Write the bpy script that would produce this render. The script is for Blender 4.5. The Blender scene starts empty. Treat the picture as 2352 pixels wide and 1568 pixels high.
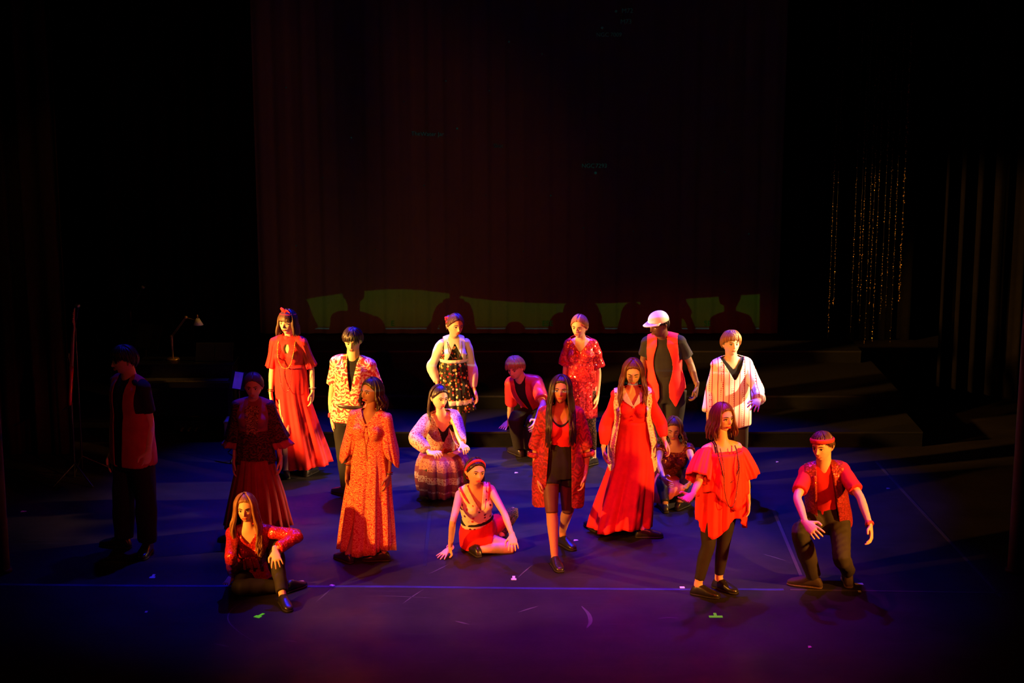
import bpy, bmesh, math, random
import numpy as np
from mathutils import Vector, Matrix
random.seed(7)
rng = np.random.default_rng(11)
scene = bpy.context.scene
COL = scene.collection
pi = math.pi

# ---------------------------------------------------------------- camera
FPX, CX, CY, CAMH, TILT = 4018.0, 1176.0, 784.0, 5.1, math.radians(11.94)
cam_data = bpy.data.cameras.new('camera')
cam_data.sensor_width = 36.0
cam_data.lens = 36.0 * FPX / 2352.0
cam_data.clip_end = 200
cam = bpy.data.objects.new('camera', cam_data)
COL.objects.link(cam)
cam.location = (0, 0, CAMH)
cam.rotation_euler = (pi / 2 - TILT, 0, 0)
scene.camera = cam

# ---------------------------------------------------------------- world and exposure
world = bpy.data.worlds.new('dark_theatre')
scene.world = world
world.use_nodes = True
world.node_tree.nodes['Background'].inputs[0].default_value = (0.25, 0.2, 1.0, 1)
world.node_tree.nodes['Background'].inputs[1].default_value = 0.0004
scene.view_settings.view_transform = 'Standard'
scene.view_settings.look = 'None'
scene.view_settings.gamma = 1.0
scene.view_settings.use_curve_mapping = False
scene.view_settings.exposure = 0.0

# ---------------------------------------------------------------- stage lamps (hung in the wings, above and in the house) and added fill spots
AMBER = (1.0, 0.43, 0.07)
ORANGE = (1.0, 0.36, 0.035)
WARM = (1.0, 0.58, 0.20)
RED = (1.0, 0.045, 0.02)
BLUE = (0.012, 0.016, 1.0)
MAGENTA = (0.60, 0.01, 0.42)
def spot(name, loc, tgt, col, watts, deg, blend=0.5, size=0.08):
    l = bpy.data.lights.new(name, 'SPOT')
    l.color = col
    l.energy = watts
    l.spot_size = math.radians(deg)
    l.spot_blend = blend
    l.shadow_soft_size = size
    o = bpy.data.objects.new(name, l)
    COL.objects.link(o)
    o.location = loc
    o.rotation_euler = (Vector(tgt) - Vector(loc)).to_track_quat('-Z', 'Y').to_euler()
    return o
# blue wash from the rig above the stage
for x, y, w in ((-1.8, 15.0, 2200), (0.1, 14.8, 2300), (1.8, 14.8, 2200), (-1.7, 17.3, 6200), (0.2, 17.3, 6200), (1.9, 17.2, 6000), (-3.3, 15.3, 350)):
    spot('blue_top_light', (x, y + 2.2, 7.3), (x, y, 0.3), BLUE, w, 38, 1.0)
# amber from the wing on the audience's left: one for the back row, one low for the front
spot('amber_side_light', (-7.0, 14.2, 2.5), (-0.6, 17.6, 1.2), AMBER, 10500, 25, 0.35)
spot('amber_low_light', (-6.2, 10.2, 2.7), (-0.4, 14.4, 0.75), ORANGE, 4700, 26, 0.5)
# amber and warm white from the right wing
spot('warm_side_light', (6.2, 18.2, 3.4), (1.65, 17.15, 0.95), WARM, 4200, 23, 0.25)
spot('warm_white_light', (6.4, 15.6, 2.9), (2.1, 16.8, 1.2), (1.0, 0.66, 0.32), 3800, 11, 0.3)
spot('amber_right_light', (6.6, 11.0, 2.6), (2.3, 14.2, 0.85), ORANGE, 3600, 22, 0.5)
# red from the front of house
spot('red_front_light', (-3.5, 3.0, 6.4), (0.0, 15.3, 0.6), RED, 3600, 22, 0.8)
spot('red_front_light', (3.5, 3.0, 6.4), (0.8, 15.3, 0.6), RED, 3600, 22, 0.8)
# magenta pool on the apron
spot('magenta_front_light', (0.5, 13.6, 8.0), (0.6, 13.2, 0), MAGENTA, 2500, 44, 1.0)
spot('lavender_pool_light', (1.7, 15.2, 8.0), (1.7, 14.1, 0), (0.55, 0.02, 0.75), 1800, 26, 1.0)
# added lamps behind the steps, standing in for amber spill on the backdrop
spot('backdrop_fill_light', (-2.3, 22.4, 0.15), (-2.0, 24.6, 0.9), (1.0, 0.30, 0.10), 8, 95, 1.0)
spot('backdrop_fill_light', (-0.3, 22.4, 0.15), (0.0, 24.6, 0.8), (1.0, 0.09, 0.05), 3.2, 105, 1.0)
spot('backdrop_fill_light', (2.2, 22.4, 0.15), (2.4, 24.6, 0.9), (1.0, 0.16, 0.06), 1.2, 110, 1.0)
# spots added to brighten the wings: shadowed pair, piano lamp, posts, drape
spot('red_fill_light', (4.0, 5.0, 5.5), (-2.9, 15.2, 1.0), (1.0, 0.05, 0.06), 650, 11, 0.8)
spot('amber_piano_fill_light', (1.5, 19.4, 5.5), (-3.55, 19.2, 1.2), AMBER, 260, 9, 0.6)
spot('orange_wing_fill_light', (5.7, 12.4, 3.2), (4.35, 14.3, 2.9), (1.0, 0.20, 0.06), 260, 34, 0.8)
spot('amber_wing_fill_light', (-4.7, 15.6, 5.0), (-4.5, 18.2, 2.6), AMBER, 22, 40, 0.9)
spot('warm_wing_fill_light', (-5.8, 12.4, 2.6), (-4.4, 14.3, 1.5), (1.0, 0.45, 0.12), 5, 40, 0.8)

# ---------------------------------------------------------------- picking points in the photograph
CAM = np.array([0, 0, CAMH])
FV = np.array([0, math.cos(TILT), -math.sin(TILT)])
UV = np.array([0, math.sin(TILT), math.cos(TILT)])
def ray(px, py):
    return FV + np.array([1.0, 0, 0]) * ((px - CX) / FPX) - UV * ((py - CY) / FPX)
def at(px, py, Y):
    d = ray(px, py)
    return CAM + d * (Y / d[1])
def atz(px, py, z):
    d = ray(px, py)
    return CAM + d * ((z - CAMH) / d[2])
def ppm(p):
    return FPX / float(np.dot(np.asarray(p) - CAM, FV))
def bone(S, px, py, L, side=-1):
    d = ray(px, py)
    d = d / np.linalg.norm(d)
    m = CAM - S
    b = np.dot(m, d)
    c = np.dot(m, m) - L * L
    disc = b * b - c
    if disc <= 0:
        p = CAM + d * (-b)
        r = np.linalg.norm(p - S) / L
        if r > 1.2: print('   stretched bone', px, py, round(r, 2))
        return p
    return CAM + d * (-b + side * math.sqrt(disc))
def unit(v):
    v = np.asarray(v, float)
    return v / (np.linalg.norm(v) + 1e-12)

# ---------------------------------------------------------------- materials
MATS = {}
class NT:
    def __init__(self, name):
        self.m = bpy.data.materials.new(name)
        self.m.use_nodes = True
        self.t = self.m.node_tree
        self.b = self.t.nodes['Principled BSDF']
        self.tc = self.t.nodes.new('ShaderNodeTexCoord')
    def n(self, kind, **kw):
        nd = self.t.nodes.new(kind)
        for k, v in kw.items():
            if k in nd.inputs.keys(): nd.inputs[k].default_value = v
            else: setattr(nd, k, v)
        return nd
    def l(self, a, b): self.t.links.new(a, b)
    def ramp(self, src, stops, interp='LINEAR'):
        r = self.n('ShaderNodeValToRGB')
        r.color_ramp.interpolation = interp
        e = r.color_ramp.elements
        while len(e) < len(stops): e.new(0.5)
        for i, (p, c) in enumerate(stops):
            e[i].position = p
            e[i].color = (c[0], c[1], c[2], 1) if not isinstance(c, (int, float)) else (c, c, c, 1)
        self.l(src, r.inputs[0])
        return r.outputs[0]
    def mapped(self, scale=(1, 1, 1), rot=(0, 0, 0)):
        mp = self.n('ShaderNodeMapping')
        mp.inputs['Scale'].default_value = scale
        mp.inputs['Rotation'].default_value = rot
        self.l(self.tc.outputs['Object'], mp.inputs['Vector'])
        return mp.outputs[0]
    def mix(self, fac, a, b):
        mx = self.n('ShaderNodeMix', data_type='RGBA')
        if isinstance(fac, (int, float)): mx.inputs[0].default_value = fac
        else: self.l(fac, mx.inputs[0])
        for i, c in ((6, a), (7, b)):
            if isinstance(c, (tuple, list)): mx.inputs[i].default_value = (c[0], c[1], c[2], 1)
            else: self.l(c, mx.inputs[i])
        return mx.outputs[2]
    def bump(self, src, strength=0.3, dist=0.01):
        b = self.n('ShaderNodeBump')
        b.inputs['Strength'].default_value = strength
        b.inputs['Distance'].default_value = dist
        self.l(src, b.inputs['Height'])
        self.l(b.outputs[0], self.b.inputs['Normal'])
    def noise(self, vec, scale, detail=3.0, rough=0.5):
        nd = self.n('ShaderNodeTexNoise')
        nd.inputs['Scale'].default_value = scale
        nd.inputs['Detail'].default_value = detail
        nd.inputs['Roughness'].default_value = rough
        self.l(vec, nd.inputs['Vector'])
        return nd.outputs[0]
    def done(self, rough=0.7, spec=0.3, metal=0.0):
        self.b.inputs['Roughness'].default_value = rough
        self.b.inputs['Specular IOR Level'].default_value = spec
        self.b.inputs['Metallic'].default_value = metal
        return self.m

def plain(name, col, rough=0.75, spec=0.25, metal=0.0, vary=0.12, scale=14.0, bump=0.15):
    if name in MATS: return MATS[name]
    n = NT(name)
    v = n.mapped()
    nz = n.noise(v, scale)
    lo = tuple(c * (1 - vary) for c in col)
    hi = tuple(min(1, c * (1 + vary)) for c in col)
    c = n.ramp(nz, [(0.3, lo), (0.7, hi)])
    n.l(c, n.b.inputs['Base Color'])
    if bump: n.bump(n.noise(v, scale * 9), bump, 0.004)
    MATS[name] = n.done(rough, spec, metal)
    return MATS[name]

def skin_mat(name, col):
    if name in MATS: return MATS[name]
    n = NT(name)
    v = n.mapped()
    c = n.ramp(n.noise(v, 22), [(0.3, tuple(x * 0.93 for x in col)), (0.7, col)])
    n.l(c, n.b.inputs['Base Color'])
    n.b.inputs['Subsurface Weight'].default_value = 0.05
    n.b.inputs['Subsurface Radius'].default_value = (0.02, 0.008, 0.004)
    MATS[name] = n.done(0.5, 0.3)
    return MATS[name]

def scroll_print(name, ground, ink, scale=26.0, cover=0.5, stripes=0.0):
    """leafy or paisley print: warped bands broken up by noise"""
    n = NT(name)
    v = n.mapped((1, 1, 0.7))
    w = n.n('ShaderNodeTexWave', wave_type='RINGS')
    w.inputs['Scale'].default_value = scale * 0.32
    w.inputs['Distortion'].default_value = 14.0
    w.inputs['Detail'].default_value = 2.0
    w.inputs['Detail Scale'].default_value = 1.3
    n.l(v, w.inputs['Vector'])
    a = n.ramp(w.outputs['Fac'], [(cover - 0.05, 0.0), (cover + 0.05, 1.0)])
    b = n.ramp(n.noise(v, scale * 0.6, 2.0), [(0.42, 0.0), (0.5, 1.0)])
    c = n.mix(a, ground, ink)
    c = n.mix(b, c, n.mix(a, ink, ground))
    if stripes:
        s = n.n('ShaderNodeTexWave', bands_direction='X')
        s.inputs['Scale'].default_value = stripes
        n.l(v, s.inputs['Vector'])
        c = n.mix(n.ramp(s.outputs['Fac'], [(0.86, 0.0), (0.94, 1.0)]), c, tuple(x * 0.5 for x in ground))
    n.l(c, n.b.inputs['Base Color'])
    return n.done(0.7, 0.2)

def floral_print(name, ground, cols, scale=34.0, size=0.36):
    n = NT(name)
    v = n.mapped()
    vo = n.n('ShaderNodeTexVoronoi')
    vo.inputs['Scale'].default_value = scale
    n.l(v, vo.inputs['Vector'])
    f = n.ramp(vo.outputs['Distance'], [(size - 0.06, 1.0), (size, 0.0)])
    sep = n.n('ShaderNodeSeparateColor')
    n.l(vo.outputs['Color'], sep.inputs[0])
    stops = [(i / len(cols), c) for i, c in enumerate(cols)]
    pc = n.ramp(sep.outputs[0], stops, 'CONSTANT')
    n.l(n.mix(f, ground, pc), n.b.inputs['Base Color'])
    return n.done(0.75, 0.2)

def sequin(name, col, scale=150.0, glint=0.5, rough=0.22, metal=0.55, base_rough=None):
    n = NT(name)
    v = n.mapped()
    vo = n.n('ShaderNodeTexVoronoi')
    vo.inputs['Scale'].default_value = scale
    n.l(v, vo.inputs['Vector'])
    sep = n.n('ShaderNodeSeparateColor')
    n.l(vo.outputs['Color'], sep.inputs[0])
    c = n.mix(n.ramp(sep.outputs[1], [(0.2, 0.0), (1.0, 1.0)]), tuple(x * 0.55 for x in col), tuple(min(1, x * 1.15) for x in col))
    n.l(c, n.b.inputs['Base Color'])
    # every disc tilts its own way
    sub = n.n('ShaderNodeVectorMath', operation='SUBTRACT')
    n.l(vo.outputs['Color'], sub.inputs[0])
    sub.inputs[1].default_value = (0.5, 0.5, 0.5)
    sc = n.n('ShaderNodeVectorMath', operation='SCALE')
    n.l(sub.outputs[0], sc.inputs[0])
    sc.inputs['Scale'].default_value = glint
    geo = n.n('ShaderNodeNewGeometry')
    ad = n.n('ShaderNodeVectorMath', operation='ADD')
    n.l(geo.outputs['Normal'], ad.inputs[0])
    n.l(sc.outputs[0], ad.inputs[1])
    no = n.n('ShaderNodeVectorMath', operation='NORMALIZE')
    n.l(ad.outputs[0], no.inputs[0])
    n.l(no.outputs[0], n.b.inputs['Normal'])
    m = n.done(rough, 0.6, metal)
    return m

# ---------------------------------------------------------------- mesh kit
def addmesh(acc, v, f):
    o = sum(len(x) for x in acc[0])
    acc[0].append(np.asarray(v, float))
    acc[1].extend([tuple(i + o for i in q) for q in f])
def newacc(): return ([], [])
def accV(acc): return np.vstack(acc[0])

def loft(rings, n=20, e=2.0, cap=True):
    """rings: (centre, u, v, a, b) with u x v along the path"""
    th = np.arange(n) * 2 * pi / n
    ct, st = np.cos(th), np.sin(th)
    if e != 2.0:
        ct2 = np.sign(ct) * np.abs(ct) ** (2 / e)
        st2 = np.sign(st) * np.abs(st) ** (2 / e)
    else: ct2, st2 = ct, st
    V = []
    for c, u, v, a, b in rings:
        V.append(np.asarray(c)[None, :] + np.outer(ct2 * a, u) + np.outer(st2 * b, v))
    m = len(rings)
    F = []
    for i in range(m - 1):
        for j in range(n):
            k = (j + 1) % n
            F.append((i * n + j, i * n + k, (i + 1) * n + k, (i + 1) * n + j))
    V = np.vstack(V)
    if cap:
        V = np.vstack([V, [rings[0][0]], [rings[-1][0]]])
        c0, c1 = m * n, m * n + 1
        for j in range(n):
            k = (j + 1) % n
            F.append((c0, k, j))
            F.append((c1, (m - 1) * n + j, (m - 1) * n + k))
    return V, F

def catmull(P, sub=4):
    P = np.asarray(P, float)
    if len(P) < 3:
        return np.array([P[0] + (P[-1] - P[0]) * t for t in np.linspace(0, 1, sub + 1)])
    E = np.vstack([2 * P[0] - P[1], P, 2 * P[-1] - P[-2]])
    out = []
    for i in range(1, len(E) - 2):
        p0, p1, p2, p3 = E[i - 1], E[i], E[i + 1], E[i + 2]
        for k in range(sub):
            t = k / sub
            out.append(0.5 * ((2 * p1) + (-p0 + p2) * t + (2 * p0 - 5 * p1 + 4 * p2 - p3) * t * t + (-p0 + 3 * p1 - 3 * p2 + p3) * t ** 3))
    out.append(E[-2])
    return np.array(out)

def frames(path, u0=None):
    T = np.gradient(path, axis=0)
    T = T / (np.linalg.norm(T, axis=1)[:, None] + 1e-12)
    u = np.asarray(u0, float) if u0 is not None else (np.array([1.0, 0, 0]) if abs(T[0][0]) < 0.8 else np.array([0, 1.0, 0]))
    U, W = [], []
    for t in T:
        u = unit(u - t * np.dot(u, t))
        U.append(u)
        W.append(np.cross(t, u))
    return T, U, W

def limb(pts, radii, n=14, sub=4, u0=None, round_ends=True, e=2.0):
    """smooth tapering tube; radii are numbers or (a, b) pairs"""
    R = np.array([(r, r) if np.isscalar(r) else r for r in radii], float)
    path = catmull(pts, sub)
    RR = np.clip(catmull(np.hstack([R, np.zeros((len(R), 1))]), sub)[:, :2], 0.0008, None)
    T, U, W = frames(path, u0)
    rings = [(path[i], U[i], W[i], RR[i][0], RR[i][1]) for i in range(len(path))]
    if round_ends:
        pre, post = [], []
        for k in (0.35, 0.8):
            s = math.sqrt(1 - k * k)
            r0, r1 = RR[0].mean(), RR[-1].mean()
            pre.insert(0, (path[0] - T[0] * r0 * k, U[0], W[0], RR[0][0] * s, RR[0][1] * s))
            post.append((path[-1] + T[-1] * r1 * k, U[-1], W[-1], RR[-1][0] * s, RR[-1][1] * s))
        rings = pre + rings + post
    return loft(rings, n, e)

def ball(c, r, n=12, m=8):
    c = np.asarray(c, float)
    r = np.array([r, r, r]) if np.isscalar(r) else np.asarray(r)
    rings = []
    for i in range(1, m):
        t = pi * i / m
        rings.append((c + np.array([0, 0, -math.cos(t) * r[2]]), np.array([1.0, 0, 0]), np.array([0, 1.0, 0]), r[0] * math.sin(t), r[1] * math.sin(t)))
    return loft(rings, n)

def boxmesh(lo, hi):
    x0, y0, z0 = lo
    x1, y1, z1 = hi
    V = [(x0, y0, z0), (x1, y0, z0), (x1, y1, z0), (x0, y1, z0), (x0, y0, z1), (x1, y0, z1), (x1, y1, z1), (x0, y1, z1)]
    F = [(0, 3, 2, 1), (4, 5, 6, 7), (0, 1, 5, 4), (1, 2, 6, 5), (2, 3, 7, 6), (3, 0, 4, 7)]
    return np.array(V, float), F

def mesh_from(name, V, F):
    me = bpy.data.meshes.new(name)
    me.from_pydata([tuple(p) for p in np.asarray(V).tolist()], [], [tuple(int(i) for i in f) for f in F])
    me.update()
    return me

def evaluated(ob):
    dg = bpy.context.evaluated_depsgraph_get()
    return bpy.data.meshes.new_from_object(ob.evaluated_get(dg))

def remesh(acc, voxel, smooth=3):
    """fuse overlapping closed shells into one skin; returns verts, quads, normals"""
    me = mesh_from('tmp', accV(acc), acc[1])
    ob = bpy.data.objects.new('tmp', me)
    COL.objects.link(ob)
    r = ob.modifiers.new('r', 'REMESH')
    r.mode = 'VOXEL'
    r.voxel_size = voxel
    if smooth:
        s = ob.modifiers.new('s', 'SMOOTH')
        s.factor = 0.5
        s.iterations = smooth
    m2 = evaluated(ob)
    nv = len(m2.vertices)
    V = np.empty(nv * 3)
    m2.vertices.foreach_get('co', V)
    N = np.empty(nv * 3)
    m2.vertices.foreach_get('normal', N)
    Q = np.empty(len(m2.loops), int)
    m2.loops.foreach_get('vertex_index', Q)
    bpy.data.objects.remove(ob)
    bpy.data.meshes.remove(me)
    bpy.data.meshes.remove(m2)
    return V.reshape(-1, 3), Q.reshape(-1, 4), N.reshape(-1, 3)

def union(parts):
    """boolean union of closed meshes (V, F) into one mesh datablock"""
    obs = []
    for V, F in parts:
        ob = bpy.data.objects.new('tmp', mesh_from('tmp', V, F))
        COL.objects.link(ob)
        obs.append(ob)
    for o in obs[1:]:
        b = obs[0].modifiers.new('b', 'BOOLEAN')
        b.operation = 'UNION'
        b.solver = 'MANIFOLD'
        b.object = o
    me = evaluated(obs[0])
    want = sum(len(v) for v, f in parts)
    if len(me.vertices) < want * 0.5:
        print('   union fell back to join', len(me.vertices), want)
        acc = newacc()
        for V, F in parts: addmesh(acc, V, F)
        me = mesh_from('tmp', accV(acc), acc[1])
    for o in obs:
        d = o.data
        bpy.data.objects.remove(o)
        bpy.data.meshes.remove(d)
    return me

def clip(V, Q, g):
    """keep the side g < 0 of a quad mesh, with the border moved on to g = 0"""
    kept = g < 0
    fk = kept[Q]
    anyk = fk.any(axis=1)
    Q = Q[anyk]
    V = V.copy()
    E = np.vstack([Q[:, [0, 1]], Q[:, [1, 2]], Q[:, [2, 3]], Q[:, [3, 0]]])
    E = np.vstack([E, E[:, ::-1]])
    sel = kept[E[:, 0]] & ~kept[E[:, 1]]
    E = E[sel]
    if len(E):
        t = g[E[:, 0]] / (g[E[:, 0]] - g[E[:, 1]] - 1e-12)
        P = V[E[:, 0]] + (V[E[:, 1]] - V[E[:, 0]]) * np.clip(t, 0.05, 1)[:, None]
        acc = np.zeros_like(V)
        cnt = np.zeros(len(V))
        np.add.at(acc, E[:, 1], P)
        np.add.at(cnt, E[:, 1], 1)
        m = cnt > 0
        V[m] = acc[m] / cnt[m][:, None]
        # corners that touch no kept vertex by an edge collapse towards their face
        rem = ~kept & ~m
        bad = rem[Q].any(axis=1)
        for q in Q[bad]:
            good = [i for i in q if not rem[i]]
            c = V[good].mean(axis=0)
            for i in q:
                if rem[i]: V[i] = c
    used = np.zeros(len(V), bool)
    used[Q.ravel()] = True
    idx = np.cumsum(used) - 1
    return V[used], idx[Q]

def wrinkle(V, N, amp, scale, seed=0, stretch=(1, 1, 0.45)):
    r = np.random.default_rng(seed)
    d = np.zeros(len(V))
    for k in range(7):
        w = r.normal(size=3) * np.array(stretch) * scale * (0.6 + 0.25 * k)
        w2 = r.normal(size=3) * scale * 0.4
        d += np.sin(V @ w + r.uniform(0, 6) + 1.3 * np.sin(V @ w2 + r.uniform(0, 6))) / (1 + 0.3 * k)
    return V + N * (d * amp / 3.0)[:, None]

def put(name, V, F, mat, parent=None, smooth=True, thick=0.0, me=None, offset=1.0):
    """link one mesh object; verts are in world space and become local to the parent"""
    base, q = np.zeros(3), parent
    while q is not None:
        if 'base' in q.keys(): base = np.array(q['base'])
        q = q.parent
    if me is None: me = mesh_from(name, np.asarray(V) - base, F)
    else:
        co = np.empty(len(me.vertices) * 3)
        me.vertices.foreach_get('co', co)
        me.vertices.foreach_set('co', (co.reshape(-1, 3) - base).ravel())
        me.update()
    me.name = name
    if not isinstance(mat, (list, tuple)): mat = [mat]
    me.materials.clear()
    for m in mat: me.materials.append(m)
    if smooth: me.polygons.foreach_set('use_smooth', [True] * len(me.polygons))
    ob = bpy.data.objects.new(name, me)
    COL.objects.link(ob)
    if parent is not None: ob.parent = parent
    if thick:
        s = ob.modifiers.new('thickness', 'SOLIDIFY')
        s.thickness = thick
        s.offset = offset
    return ob

def thing(name, base, label, cat, group=None):
    o = bpy.data.objects.new(name, None)
    COL.objects.link(o)
    o.location = tuple(base)
    o['base'] = [float(x) for x in base]
    o['label'] = label
    o['category'] = cat
    if group: o['group'] = group
    o.empty_display_size = 0.1
    return o
def tag(o, label, cat, group=None, kind=None):
    o['label'] = label
    o['category'] = cat
    if group: o['group'] = group
    if kind: o['kind'] = kind
    return o

# ---------------------------------------------------------------- the human figure
def gauss(x, s): return np.exp(-(x / s) ** 2)
def sstep(a, b, x):
    t = np.clip((x - a) / (b - a), 0, 1)
    return t * t * (3 - 2 * t)

def head_point(phi, th, off=0.0, features=True, jaw=1.0):
    """local head surface: face towards -y, x to the figure's left, z up, eyes at z = 0"""
    x = np.sin(th) * np.sin(phi)
    y = -np.sin(th) * np.cos(phi)
    z = np.cos(th)
    X, Y, Z = (0.076 + off) * x, (0.096 + off) * y + 0.008, (0.117 + off) * z
    q = np.clip(-z, 0, 1)
    X = X * (1 - (0.40 - 0.10 * jaw) * q ** 1.7) * (1 + 0.03 * sstep(-0.2, 0.5, z))
    back = sstep(0.0, 0.5, y)
    Y = Y * np.where(y > 0, 1 - 0.5 * q ** 1.2, 1 - 0.06 * q ** 2)
    if features:
        m = sstep(0.25, 0.75, -y)
        ax = np.abs(X)
        prof = np.where(Z > -0.028, 0.18 + 0.82 * sstep(0.022, -0.028, Z), sstep(-0.041, -0.028, Z)) * (Z < 0.03)
        prof = prof * sstep(0.034, 0.02, Z)
        d = 0.0225 * gauss(X, 0.0105) * prof
        d = d + 0.008 * gauss(X, 0.018) * gauss(Z + 0.031, 0.008)
        d = d - 0.0105 * gauss(ax - 0.031, 0.014) * gauss(Z - 0.003, 0.011)
        d = d + 0.005 * gauss(Z - 0.026, 0.008) * gauss(X, 0.05)
        d = d + 0.006 * gauss(X, 0.021) * gauss(Z + 0.057, 0.010)
        d = d - 0.004 * gauss(X, 0.02) * gauss(Z + 0.073, 0.006)
        d = d + 0.010 * gauss(X, 0.022) * gauss(Z + 0.095, 0.014) * jaw
        d = d + 0.004 * gauss(ax - 0.043, 0.014) * gauss(Z + 0.018, 0.014)
        Y = Y - d * m
    return X, Y, Z

def head_mesh(jaw):
    n, m = 52, 44
    t = np.linspace(-1, 1, n, endpoint=False)
    phi = np.sign(t) * np.abs(t) ** 1.5 * pi
    V = []
    for i in range(1, m):
        th = np.full(n, pi * (1 - i / m))
        X, Y, Z = head_point(phi, th, jaw=jaw)
        V.append(np.stack([X, Y, Z], 1))
    F = []
    for i in range(m - 2):
        for j in range(n):
            k = (j + 1) % n
            F.append((i * n + j, i * n + k, (i + 1) * n + k, (i + 1) * n + j))
    V = np.vstack(V)
    c = len(V)
    V = np.vstack([V, V[:n].mean(axis=0), V[-n:].mean(axis=0)])
    for j in range(n):
        k = (j + 1) % n
        F.append((c, k, j))
        F.append((c + 1, (m - 2) * n + j, (m - 2) * n + k))
    return V, F

FEM = [(-0.24, .085, .075), (-0.16, .145, .108), (-0.06, .172, .122), (0.04, .172, .120), (0.2, .150, .105), (0.38, .125, .090), (0.55, .133, .096),
       (0.72, .150, .104), (0.84, .150, .094), (0.92, .134, .078), (0.98, .098, .062), (1.03, .060, .054)]
MAL = [(-0.24, .085, .080), (-0.16, .140, .110), (-0.06, .166, .120), (0.04, .165, .118), (0.2, .156, .112), (0.38, .150, .108), (0.55, .160, .114),
       (0.72, .178, .120), (0.84, .180, .110), (0.92, .160, .090), (0.98, .112, .070), (1.03, .068, .062)]

class Person:
    def __init__(s, label, H, sex, base_y, neck, pelvis, yaw, head, armR, armL, legR, legL, skin, pyaw=None, build=1.0, hs=1.0,
                 z0=0.0, slim=1.0):
        s.slim = slim
        s.H, s.sex, s.k, s.build = H, sex, H / 1.68, build
        s.Y, s.z0 = base_y, z0
        k = s.k
        s.N = at(neck[0], neck[1], base_y + neck[2])
        s.P = at(pelvis[0], pelvis[1], base_y + pelvis[2])
        s.yaw = math.radians(yaw)
        s.pyaw = math.radians(pyaw if pyaw is not None else yaw)
        s.t = unit(s.N - s.P)
        s.L = np.linalg.norm(s.N - s.P)
        s.tab = FEM if sex == 'f' else MAL
        s.uC = unit_perp((math.cos(s.yaw), math.sin(s.yaw), 0), s.t)
        s.uP = unit_perp((math.cos(s.pyaw), math.sin(s.pyaw), 0), s.t)
        s.front = -np.cross(s.t, s.uC)
        hw = (0.086 if sex == 'f' else 0.099) * H * build
        drop = -s.t * 0.028 * H
        s.sh = {'R': s.N - s.uC * hw + drop, 'L': s.N + s.uC * hw + drop}
        hh = 0.052 * H
        s.hip = {'R': s.P - s.uP * hh - s.t * 0.01, 'L': s.P + s.uP * hh - s.t * 0.01}
        s.el, s.wr, s.tip, s.palm = {}, {}, {}, {}
        for sd, a in (('R', armR), ('L', armL)):
            (ex, ey, es), (wx, wy, ws), (tx, ty, ts) = [j[:3] for j in a[:3]]
            s.el[sd] = bone(s.sh[sd], ex, ey, 0.176 * H, es) if es else at(ex, ey, s.sh[sd][1] + 0.03)
            s.wr[sd] = bone(s.el[sd], wx, wy, 0.150 * H, ws) if ws else at(wx, wy, s.el[sd][1] - 0.07)
            s.tip[sd] = bone(s.wr[sd], tx, ty, 0.105 * H, ts) if ts else at(tx, ty, s.wr[sd][1] - 0.02)
            if len(a[1]) > 3: s.wr[sd] = atz(wx, wy, a[1][3])
            if len(a[2]) > 3: s.tip[sd] = atz(tx, ty, a[2][3])
            s.palm[sd] = a[3] if len(a) > 3 else {}
        s.kn, s.an, s.toe = {}, {}, {}
        for sd, a in (('R', legR), ('L', legL)):
            (kx, ky, ks), (ax, ay, az), (tx, ty, tz) = a[:3]
            s.an[sd] = atz(ax, ay, z0 + az)
            s.toe[sd] = atz(tx, ty, z0 + tz)
            s.kn[sd] = bone(s.hip[sd], kx, ky, 0.243 * H, ks) if ks else at(kx, ky, (s.hip[sd][1] + s.an[sd][1]) / 2 - 0.03)
            shin = np.linalg.norm(s.kn[sd] - s.an[sd]) / (0.235 * H)
            if not 0.72 < shin < 1.25: print('   shin', label[:30], sd, round(shin, 2))
        hx, hy, hyaw, hpitch, hroll = head[:5]
        s.hc = bone(s.N, hx, hy, 0.108 * H, head[5] if len(head) > 5 else -1)
        s.hs = hs * (0.55 + 0.45 * k)
        R = Matrix.Rotation(math.radians(hyaw), 3, 'Z') @ Matrix.Rotation(math.radians(-hpitch), 3, 'X') @ Matrix.Rotation(math.radians(hroll), 3, 'Y')
        s.HR = np.array(R) * s.hs
        s.skin = skin
        base = np.array([s.P[0], s.P[1], z0])
        s.root = thing('person', base, label, 'person', 'performers on the stage')
        torso = np.linalg.norm(s.N - s.P) / (0.31 * H)
        if not 0.8 < torso < 1.15: print('   torso', label[:30], round(torso, 2))
    def hl(s, p):
        """head local to world"""
        return np.asarray(p) @ s.HR.T + s.hc
    # torso section at s (0 hips, 1 neck base)
    def axis(s, q): return s.P + (s.N - s.P) * q
    def rad(s, q, garment=False):
        T = s.tab
        qs = [r[0] for r in T]
        a = np.interp(q, qs, [r[1] for r in T])
        b = np.interp(q, qs, [r[2] for r in T])
        if garment and q < -0.05:
            a, b = T[2][1], T[2][2]
        return a * s.k * s.build, b * s.k * s.build
    def ring(s, q, da=0.0, db=None, garment=False):
        w = float(np.clip(q, 0, 1))
        u = unit(s.uP * (1 - w) + s.uC * w)
        u = unit_perp(u, s.t)
        v = np.cross(s.t, u)
        a, b = s.rad(q, garment)
        return (s.axis(q) , u, v, a + da, b + (da if db is None else db))
    def tcoord(s, V):
        """section height, sideways and frontal coordinates (metres) of points round the torso"""
        d = V - s.P
        q = d @ s.t / s.L
        w = np.clip(q, 0, 1)[:, None]
        u = s.uP[None] * (1 - w) + s.uC[None] * w
        u /= np.linalg.norm(u, axis=1)[:, None]
        fr = np.cross(u, s.t[None])
        r = d - q[:, None] * s.L * s.t[None]
        return q, (r * u).sum(1), (r * fr).sum(1)
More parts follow.
